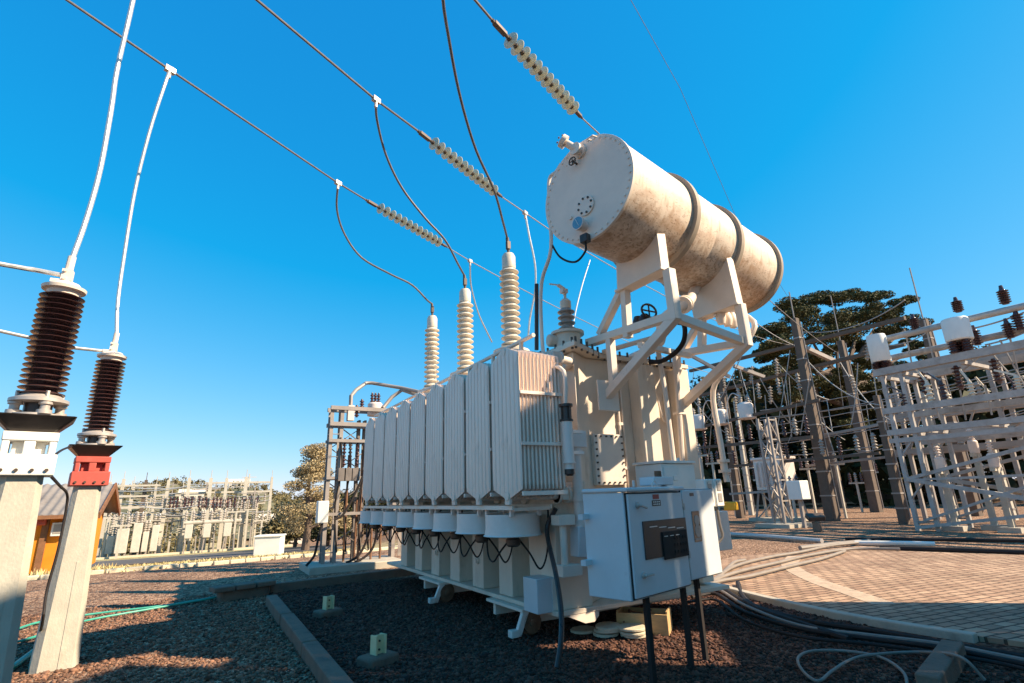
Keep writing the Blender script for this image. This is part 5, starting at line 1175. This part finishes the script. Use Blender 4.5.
# beams of the middle bay: run parallel to y
def beam(u0, v0, u1, v1, x, w, label, mt='yard_steel', name='gantry_beam', tr=True, group='steel beams of the right-hand yard'):
    a, b = P(u0, v0, x=x), P(u1, v1, x=x); z = (a.z+b.z)/2
    m = MB()
    if tr:
        for dx in (0,w):
            for dz in (0,w*.8): m.bar((a.x+dx,a.y,a.z+dz),(b.x+dx,b.y,b.z+dz),w*.22)
        n = max(3, int((b-a).length/.6))
        for k in range(n): q = a.lerp(b,k/n); q2 = a.lerp(b,(k+1)/n); m.bar(q, q2+Vector((0,0,w*.8)), w*.13); m.bar(q, q+Vector((w,0,0)), w*.13)
    else: m.bar(a, b, w, w*.9)
    return tag(m.build(name, M[mt]), label, 'beam', group), a, b
beam(690,371,905,318,27.3,0.20,'topmost dark beam crossing in front of the araucaria','pole',tr=False)
beam(690,398,905,344,27.3,0.19,'second dark beam crossing below the araucaria crown','pole',tr=False)
beam(683,431,820,400,25.0,0.17,'beam carrying the grey pots, upper of the low beams','pole',tr=False)
beam(686,449,812,437,25.0,0.17,'low beam under the rows of dark insulators','pole',tr=False)
beam(724,467,880,453,25.4,0.14,'low beam behind the grey bay transformer','pole',tr=False)
beam(730,494,775,491,24.6,0.12,'lowest beam near the ground left of the lattice column','yard_steel',tr=False)
beam(800,440,905,420,26.6,0.12,'pale beam between the two dark poles','yard_steel',tr=False)
beam(806,466,905,455,26.6,0.12,'pale lower beam between the two dark poles','yard_steel',tr=False)
m = MB().bar(P(801,346,x=26.6), P(836,362,x=29), .22, .2); tag(m.build('brace_arm', M['yard_steel']), 'pale steel arm bracing the nearest dark pole to the next', 'brace')
for k, (u0,v0,u1,v1) in enumerate(((734,366,764,377),(690,355,730,377))):
    m = MB().bar(P(u0,v0,x=25.8), P(u1,v1,x=27.6), .2, .18); tag(m.build('brace_arm', M['yard_steel']), ['pale steel arm below the second dark beam, right of the drop pipe','pale steel arm at upper left behind the tank brackets'][k], 'brace')
# pots (instrument transformers) on the beam
for k, (u, v, l) in enumerate(((699,430,'leftmost'),(721,425,'middle'),(747,419,'rightmost, largest-looking'))):
    a = P(u, v, x=24.9); t = thing('pot_transformer', a, 'grey pot with small bushings on the low beam, '+l, 'instrument transformer', 'grey pots on the low beam')
    m = MB().lathe(a, [(.40,.0),(.46,.05),(.46,.08),(.36,.10),(.40,.75),(.36,.82),(.2,.9)], n=20); m.build('pot', M['grey_paint'], t)
    m = MB()
    for dy in (-.22,.22): m.lathe((a.x,a.y+dy,a.z+.85), [(.06,0)]+sheds(.06,.11,.02,.38,3)+[(.03,.45)], n=8)
    m.build('bushing', M['grey_porcelain'], t)
    m = MB().tube(curve([a+Vector((0,.22,1.25)), a+Vector((0,.7,1.5)), a+Vector((0,1.1,1.0)), a+Vector((0,1.2,-.1))],5), .03, 6); m.build('lead', M['alu'], t)
# insulators on the low beams, upright
def ins_row(u0, v0, u1, v1, x, n, h, label, group, mt='brown_porcelain', dark=None):
    for k in range(n):
        a = P(u0+(u1-u0)*k/(n-1), v0+(v1-v0)*k/(n-1), x=x)
        m = MB().lathe(a, [(.05,0)]+sheds(.06,.12,.03,h-.05,5)+[(.045,h)], n=8)
        tag(m.build('post_insulator', M[mt if (k%3 or not dark) else dark]), label, 'insulator', group)
ins_row(694,446,808,434,25.0,11,.85,'upright dark post insulator on the low beam of the middle bay','post insulators on the low beam','brown_porcelain','grey_porcelain')
ins_row(735,464,876,450,25.4,9,.75,'small post insulator on the beam behind the grey bay transformer','post insulators behind the bay transformer','grey_porcelain','brown_porcelain')
ins_row(700,412,800,390,26.4,6,.9,'post insulator in the upper row of the middle bay','upper row of post insulators','grey_porcelain')
# grey bay transformer
a = P(782,516,x=25.6); a.z = 0
t = thing('bay_transformer', a, 'small grey transformer on legs with dark bushings in the middle bay', 'transformer')
m = MB().box((a.x-.6,a.y-.75,1.5),(a.x+.6,a.y+.75,3.0)); m.box((a.x-.68,a.y-.83,3.0),(a.x+.68,a.y+.83,3.12))
for k in range(5): m.box((a.x-.75,a.y-.55+k*.26,1.65),(a.x-.602,a.y-.50+k*.26,2.85))
m.build('tank', M['grey_paint'], t, bevel=.02)
m = MB()
for i in (-1,1):
    for j in (-1,1): m.bar((a.x+i*.75,a.y+j*.95,0),(a.x+i*.55,a.y+j*.7,1.5),.1)
m.bar((a.x-.75,a.y-.95,.02),(a.x-.55,a.y+.7,1.5),.06); m.bar((a.x-.75,a.y+.95,.02),(a.x-.55,a.y-.7,1.5),.06); m.build('stand', M['yard_steel'], t)
m = MB()
for i in (-.4,0,.4): m.lathe((a.x,a.y+i*1.3,3.12), [(.1,0)]+sheds(.09,.17,.03,.85,6)+[(.05,.92)], n=10)
m.build('bushing', M['brown_porcelain'], t)
m = MB().box((a.x-1.0,a.y-1.2,-.1),(a.x+1.0,a.y+1.2,.16)); m.build('plinth', M['concrete'], t)
for k, (u, v, h) in enumerate(((805,528,1.1),(712,528,1.3))):
    c_ = P(u, v, z=0); t = thing('small_cubicle', c_, ['small white cubicle on a post right of the bay transformer','small cubicle with a red sign behind the breaker boxes'][k], 'cabinet')
    m = MB().box((c_.x-.06,c_.y-.06,0),(c_.x+.06,c_.y+.06,h)); m.build('post', M['yard_steel'], t); m = MB().box((c_.x-.3,c_.y-.3,h),(c_.x+.3,c_.y+.3,h+.75)); m.build('box', M['white_box'] if k == 0 else M['signal_red'], t, bevel=.03)
m = MB().rbox(P(731,506,z=.9), (.5,.5,.35), .4); tag(m.build('yellow_marker', M['signal_yellow'], bevel=.04), 'small orange-yellow marker beside the breaker boxes', 'marker')
# thin bus wires of the middle bay
for k in range(9):
    v0 = 388 + k*6.5 + random.uniform(-2.5,2.5); wire('bus_wire', sag(P(760,v0+22,x=27), P(1030,v0-32+random.uniform(-9,9),x=27), random.uniform(.1,.6)), .02, 'yard_wire', 'thin pale bus wire strung across the middle bay in front of the dark trees', 'bus wire', 'bus wires of the middle bay', 4)
for k, (u0,v0,u1,v1,x0,x1,s_) in enumerate(((725,296,793,345,24,27,.3),(793,330,905,300,27,24,.6),(794,345,880,405,27,24,.7),(732,377,760,430,25,26,.5),(760,378,800,430,25,27,.5),(840,362,890,420,28,25,.5),(775,360,830,400,26,28,.4),(746,345,700,430,25,25,.3),(790,350,775,440,26,25.5,.1),(752,375,757,430,26,25.5,.2),(786,380,792,440,26,26,.2),(800,400,845,440,26,27,.2),(690,395,745,440,25,25,.6),(870,352,880,420,27,27,.2),(884,345,930,330,25,24,.2),(765,395,770,470,25.5,25.5,.1),(823,418,840,470,26,26,.1))):
    wire('jumper_wire', sag(P(u0,v0,x=x0), P(u1,v1,x=x1), s_), .024, 'yard_wire', 'thin pale jumper wire hanging among the beams of the middle bay', 'jumper wire', 'jumper wires of the middle bay', 5)
rr = random.Random(77)
for k in range(18):
    u0 = rr.uniform(690,900); v0 = 352 + (u0-690)*-.12 + rr.uniform(10,75); u1 = u0 + rr.uniform(-14,16); v1 = v0 + rr.uniform(25,70); x0 = rr.uniform(24,28)
    wire('jumper_wire', sag(P(u0,v0,x=x0), P(u1,min(v1,480),x=x0+rr.uniform(-.8,.8)), rr.uniform(0,.35)), rr.choice((.016,.02,.024)), 'yard_wire', 'thin pale jumper wire hanging among the beams of the middle bay', 'jumper wire', 'jumper wires of the middle bay', 5)
for k in range(12):
    u = 705 + k*15.5 + rr.uniform(-4,4); v = 500 + rr.uniform(-3,16); a = P(u, v+10, z=0); h = rr.uniform(1.4,3.4)
    t = thing('switch_stand', a, 'slender pale switch stand with small insulators in the middle bay', 'stand', 'slender switch stands of the middle bay')
    m = MB(); m.bar(a, a+Vector((0,0,h)), .1); m.bar(a+Vector((0,-.45,h)), a+Vector((0,.45,h)), .09); m.build('stand', M['pale_pole'], t)
    for i in (-.35,0,.35): MB().lathe(a+Vector((0,i,h+.04)), [(.05,0)]+sheds(.05,.1,.02,.55,4)+[(.04,.6)], n=7).build('insulator', M['brown_porcelain' if i else 'grey_porcelain'], t)
# hardware on beams: drop insulators
for k, (u, v, x) in enumerate(((722,372,27.0),(752,366,27.0),(776,358,27.0),(812,386,27),(850,375,27),(868,340,27),(735,396,27),(770,386,27))):
    a = P(u, v, x=x); m = MB().lathe(a, [(.03,0)]+sheds(.05,.13,.05,.95,6)+[(.03,1.0)], (random.uniform(-.2,.2),random.uniform(-.3,.3),-1), 8)
    tag(m.build('hanging_insulator', M['grey_porcelain']), 'small insulator hanging from the dark beams below the araucaria', 'insulator', 'hanging insulators of the middle bay')

# white steel frame at the right edge with capacitor cans, nearest structure of the yard
FX = 22.0
t = thing('steel_frame', (FX+1,8.5,0), 'large white-grey braced steel frame with pipe beams at the right edge', 'steel frame')
ya = P(918,528,x=FX).y; zt = 5.55
def fbar(name, a, b, w, h=None, mt='frame_steel'): return MB().bar(a, b, w, h).build(name, M[mt], t)
for x in (FX, FX+2.4):
    for y in (ya, ya-.62, ya-5.2, ya-5.8): fbar('post', (x,y,.0), (x,y,zt if y > ya-1 or True else zt), .13)
    for k in range(7):
        z = .3+k*.75; fbar('lacing', (x,ya,z), (x,ya-.62,z+.7 if k%2 else z+.02), .06)
    fbar('brace', (x-.08,ya-.05,1.75), (x-.08,ya-5.8,3.1), .11); fbar('brace', (x-.09,ya-.05,1.75), (x-.09,ya-5.8,.45), .13); fbar('brace', (x-.1,ya-.1,.12), (x-.1,ya-5.8,.95), .1); fbar('brace', (x-.1,ya-.3,.35), (x-.1,ya-5.8,2.3), .08); fbar('tie', (x-.1,ya-.05,1.72), (x-.1,ya-5.8,1.75), .07)
    fbar('brace', (x+.08,ya-3.2,3.2), (x+.08,ya-5.5,4.4), .1)
for k, (z, w, h) in enumerate(((zt+.14,.26,.26),(4.22,.18,.22),(3.42,.2,.2),(3.12,.14,.16))):
    for x in (FX, FX+2.4):
        fbar('cross_beam', (x,ya+.25,z), (x,ya-9,z), w, h, 'frame_steel')
for z in (3.42, zt-.05): 
    for y in (ya+.05, ya-.7, ya-2.5, ya-5.2): fbar('tie', (FX,y,z), (FX+2.4,y,z), .12)
for z, x in ((7.12,FX+.9),(6.42,FX+1.3)):
    m = MB().tube([(x,ya+.1,z),(x,ya-9,z-.05)], .12, 12); m.build('bus_pipe', M['frame_steel'], t)
# insulator legs under the beam and upright knife-switch arms on the second beam
fr = 'hardware on the white steel frame'
for k in range(14):
    a = Vector((FX+random.choice((0,0,2.4)), ya-.55-k*.40, 4.34)); h = random.uniform(.45,.75)
    m = MB().lathe(a, [(.06,0)]+sheds(.06,.12,.02,h-.05,4)+[(.05,h)], n=9); m.bar(a+Vector((0,0,h)), a+Vector((0,random.uniform(.1,.5),h+random.uniform(.2,.55))), .06)
    tag(m.build('switch_insulator', M['cream_porcelain'] if k%3 else M['brown_porcelain']), 'slanting insulator with a switch arm on the middle beam of the white frame', 'insulator', 'switch insulators on the middle beam')
for k in range(5):
    a = Vector((FX+.4, ya-1.1-k*1.05, zt-.05)); m = MB().lathe(a, [(.05,0)]+sheds(.07,.15,.04,.8,6)+[(.06,.85)], (0,0,-1), 10)
    tag(m.build('drop_insulator', M['brown_porcelain']), 'dark insulator hanging under the top beam of the white frame', 'insulator', 'insulators under the top beam')
for k in range(5):
    a = Vector((FX+.6+(k%2)*.9, ya-.9-k*.75, .0)); h = random.uniform(1.6,3.0)
    t2 = thing('equipment_stand', a, 'pale equipment stand inside the foot of the white frame', 'stand', 'equipment stands inside the frame')
    m = MB().bar(a, a+Vector((0,0,h)), .16); m.bar(a+Vector((-.3,0,h)), a+Vector((.3,0,h)), .12); m.box(a-Vector((.3,.3,.05)), a+Vector((.3,.3,.16))); m.build('post', M['pale_pole'], t2)
    m = MB().lathe(a+Vector((0,0,h+.06)), [(.13,0),(.15,.05),(.15,.4),(.1,.46)]+[(.06+.0*i,.46) for i in range(1)]+sheds(.05,.1,.47,.85,4), n=12); m.build('can', M['grey_paint'], t2)
# cans on the top beam
def can(u0, u1, v0, v1, x, label):
    a = P((u0+u1)/2, v1, x=x); top = P((u0+u1)/2, v0, x=x); r_ = (P(u0,v1,x=x)-P(u1,v1,x=x)).length/2*.82; h = top.z - a.z
    t2 = thing('capacitor_can', (a.x,a.y,zt+.27), label, 'capacitor can', 'white cans on the top beam')
    m = MB().lathe(a, [(r_*.92,0),(r_,.04),(r_,h*.9),(r_*.93,h*.97),(.05,h)], n=28); m.build('can', M['white_box'], t2)
    m = MB()
    for i,j in ((-.45,.4),(.45,.3),(-.3,-.45),(.35,-.4)): m.lathe((a.x+i*r_,a.y+j*r_,zt+.27), [(.09,0)]+sheds(.10,.17,.02,a.z-zt-.30,4)+[(.1,a.z-zt-.27)], n=12)
    m.build('leg_insulator', M['brown_porcelain'], t2)
can(870,893,333,362,FX+.1,'white cylindrical can on dark insulators at the left end of the top beam')
can(943,977,317,341,FX+.1,'white cylindrical can on dark insulators, right one on the top beam')
for k, (u, v0, v1) in enumerate(((956,312,297),(1003,304,285),(1008,338,318),(975,345,325),(913,330,314),(1018,330,308))):
    a = P(u+3, v0, x=FX+.9); b_ = P(u, v1, x=FX+.9); dd = (b_-a); L = dd.length
    m = MB().lathe(a, [(.1,0)]+sheds(.09,.17,.03,L*.75,6)+[(.07,L*.78),(.05,L)], (0,0,1), 12)
    tag(m.build('pipe_insulator', M['brown_porcelain']), ['dark insulator standing behind the right white can','dark insulator standing tallest on the upper pipe near the right edge','dark insulator below the upper pipe at the right edge','dark insulator just right of the right white can','dark insulator above the pipes between the two cans','dark insulator at the picture edge between the pipes'][k], 'insulator', 'dark insulators at the pipes')
for k, (u0,v0,u1,v1) in enumerate(((975,328,1030,310),(985,345,1030,330),(1000,340,1030,395),(990,350,1008,372),(1008,330,1018,372),(965,345,975,365),(990,345,960,372),(905,330,912,365),(924,320,935,365),(880,395,886,430),(930,390,940,420),(985,385,992,415),(960,390,966,420))):
    wire('jumper_wire', sag(P(u0,v0,x=FX+1), P(u1,v1,x=FX+1.1), .05), .03, 'yard_wire', 'thin pale jumper wire on the white frame at the right', 'jumper wire', 'jumper wires on the white frame', 5)
# more pale clutter: second frame behind
t = thing('rear_frame', (FX+7,7,0), 'second pale steel frame half hidden behind the white braced frame', 'steel frame')
for y in (12.4, 8.8, 5.4): 
    for x in (FX+6, FX+7.2): MB().bar((x,y,0),(x,y,6.6),.15).build('post', M['yard_steel'], t)
for z in (3.0, 4.6, 6.5): MB().bar((FX+6,13,z),(FX+6,3,z),.2,.24).build('cross_beam', M['yard_steel'], t); MB().bar((FX+7.2,13,z),(FX+7.2,3,z),.2,.24).build('cross_beam', M['yard_steel'], t)
for k in range(9): MB().bar((FX+6,12.4-k,3.0),(FX+6,11.6-k,4.6),.07).build('lacing', M['yard_steel'], t)
ins_h = 'post insulator on the second frame, behind the white braced frame'
for k in range(16):
    a = Vector((FX+6+(k%2)*1.2, 12.6-k*.55, 3.1+(k%3==0)*1.6)); m = MB().lathe(a, [(.06,0)]+sheds(.07,.14,.02,.9,5)+[(.05,.95)], n=8); tag(m.build('post_insulator', M['cream_porcelain'] if k%2 else M['grey_porcelain']), ins_h, 'insulator', 'post insulators on the second frame')

# ------------------------------------------------------------------ unseen wall added beyond the right edge, steps and gap shaped to shade the yard
az = R(-41.6); sd = Vector((math.cos(az), math.sin(az), 0)); qd = Vector((-sd.y, sd.x, 0))
WS = 8.0
def wq(m, q0, q1, z0, z1, th=.35):
    a, b_ = qd*q0 + sd*WS, qd*q1 + sd*WS
    vs = [p + Vector((0,0,z)) for z in (z0,z1) for p in (a, b_, b_+sd*th, a+sd*th)]
    m.add(vs, [(0,3,2,1),(4,5,6,7),(0,1,5,4),(1,2,6,5),(2,3,7,6),(3,0,4,7)])
t = thing('shade_wall', qd*5 + sd*WS, 'stepped concrete wall, unseen and added to cast shade, beyond the right edge of the picture', 'wall')
for args in ((-6,4.72,0,10.6),(4.72,5.35,0,10.3),(5.35,5.93,0,9.5),(5.93,7.2,0,5.5),(5.93,7.2,7.25,9.3),(7.2,8.82,0,7.6)):
    m = MB(); wq(m, args[0]+.002, args[1]-.002, *args[2:]); m.build('wall_panel', M['concrete'], t)

# ------------------------------------------------------------------ light, sky, camera
W = bpy.data.worlds.new('World'); S.world = W; W.use_nodes = True
nt = W.node_tree; bg = nt.nodes['Background']
sky = nt.nodes.new('ShaderNodeTexSky'); sky.sky_type = 'NISHITA'; sky.sun_disc = False
EL = R(37.5); sky.sun_elevation = EL; sky.sun_rotation = R(90) - az
sky.air_density = 1.0; sky.dust_density = .4; sky.ozone_density = 2.5; sky.altitude = 900
# colour grade of the sky: deep azure overhead, pale at the horizon, warm round the sun
def mth(op, a_, b2):
    n = nt.nodes.new('ShaderNodeMath'); n.operation = op
    for i, s_ in enumerate((a_, b2)):
        if isinstance(s_, (int, float)): n.inputs[i].default_value = s_
        else: nt.links.new(s_, n.inputs[i])
    return n.outputs[0]
sp = nt.nodes.new('ShaderNodeSeparateColor'); nt.links.new(sky.outputs[0], sp.inputs[0])
cbn = nt.nodes.new('ShaderNodeCombineColor'); BG = .10
nt.links.new(mth('ADD', mth('MULTIPLY', mth('MAXIMUM', mth('SUBTRACT', sp.outputs[0], 1.1), 0.0), .058/BG), .004/BG), cbn.inputs[0])
nt.links.new(mth('MULTIPLY', mth('POWER', sp.outputs[1], .61), .112/BG), cbn.inputs[1])
nt.links.new(mth('MULTIPLY', mth('POWER', sp.outputs[2], .33), .234/BG), cbn.inputs[2])
nt.links.new(cbn.outputs[0], bg.inputs['Color']); bg.inputs['Strength'].default_value = BG
L = bpy.data.lights.new('sun', 'SUN'); L.energy = 4.25; L.angle = R(.5); L.color = (1, .82, .60)
lo = bpy.data.objects.new('sun', L); COL.objects.link(lo)
dirv = Vector((math.cos(EL)*math.cos(az), math.cos(EL)*math.sin(az), math.sin(EL)))
lo.rotation_euler = dirv.to_track_quat('Z', 'Y').to_euler(); lo.location = dirv*40
cam = bpy.data.cameras.new('camera'); co = bpy.data.objects.new('camera', cam); COL.objects.link(co)
cam.sensor_fit = 'HORIZONTAL'; cam.sensor_width = 36; cam.lens = 36*F/1024; cam.clip_end = 3000; cam.clip_start = .05
rt = Vector((cX[0], cY[0], cZ[0])); up = -Vector((cX[1], cY[1], cZ[1])); fw = Vector((cX[2], cY[2], cZ[2]))
mw = Matrix((( rt.x, up.x, -fw.x, 0), (rt.y, up.y, -fw.y, 0), (rt.z, up.z, -fw.z, H), (0,0,0,1)))
co.matrix_world = mw
S.camera = co
vs_ = S.view_settings; vs_.view_transform = 'Standard'; vs_.look = 'None'; vs_.exposure = 1.3; vs_.gamma = 1; vs_.use_curve_mapping = False
S.cycles.max_bounces = 6; S.cycles.transmission_bounces = 4; S.cycles.use_denoising = True
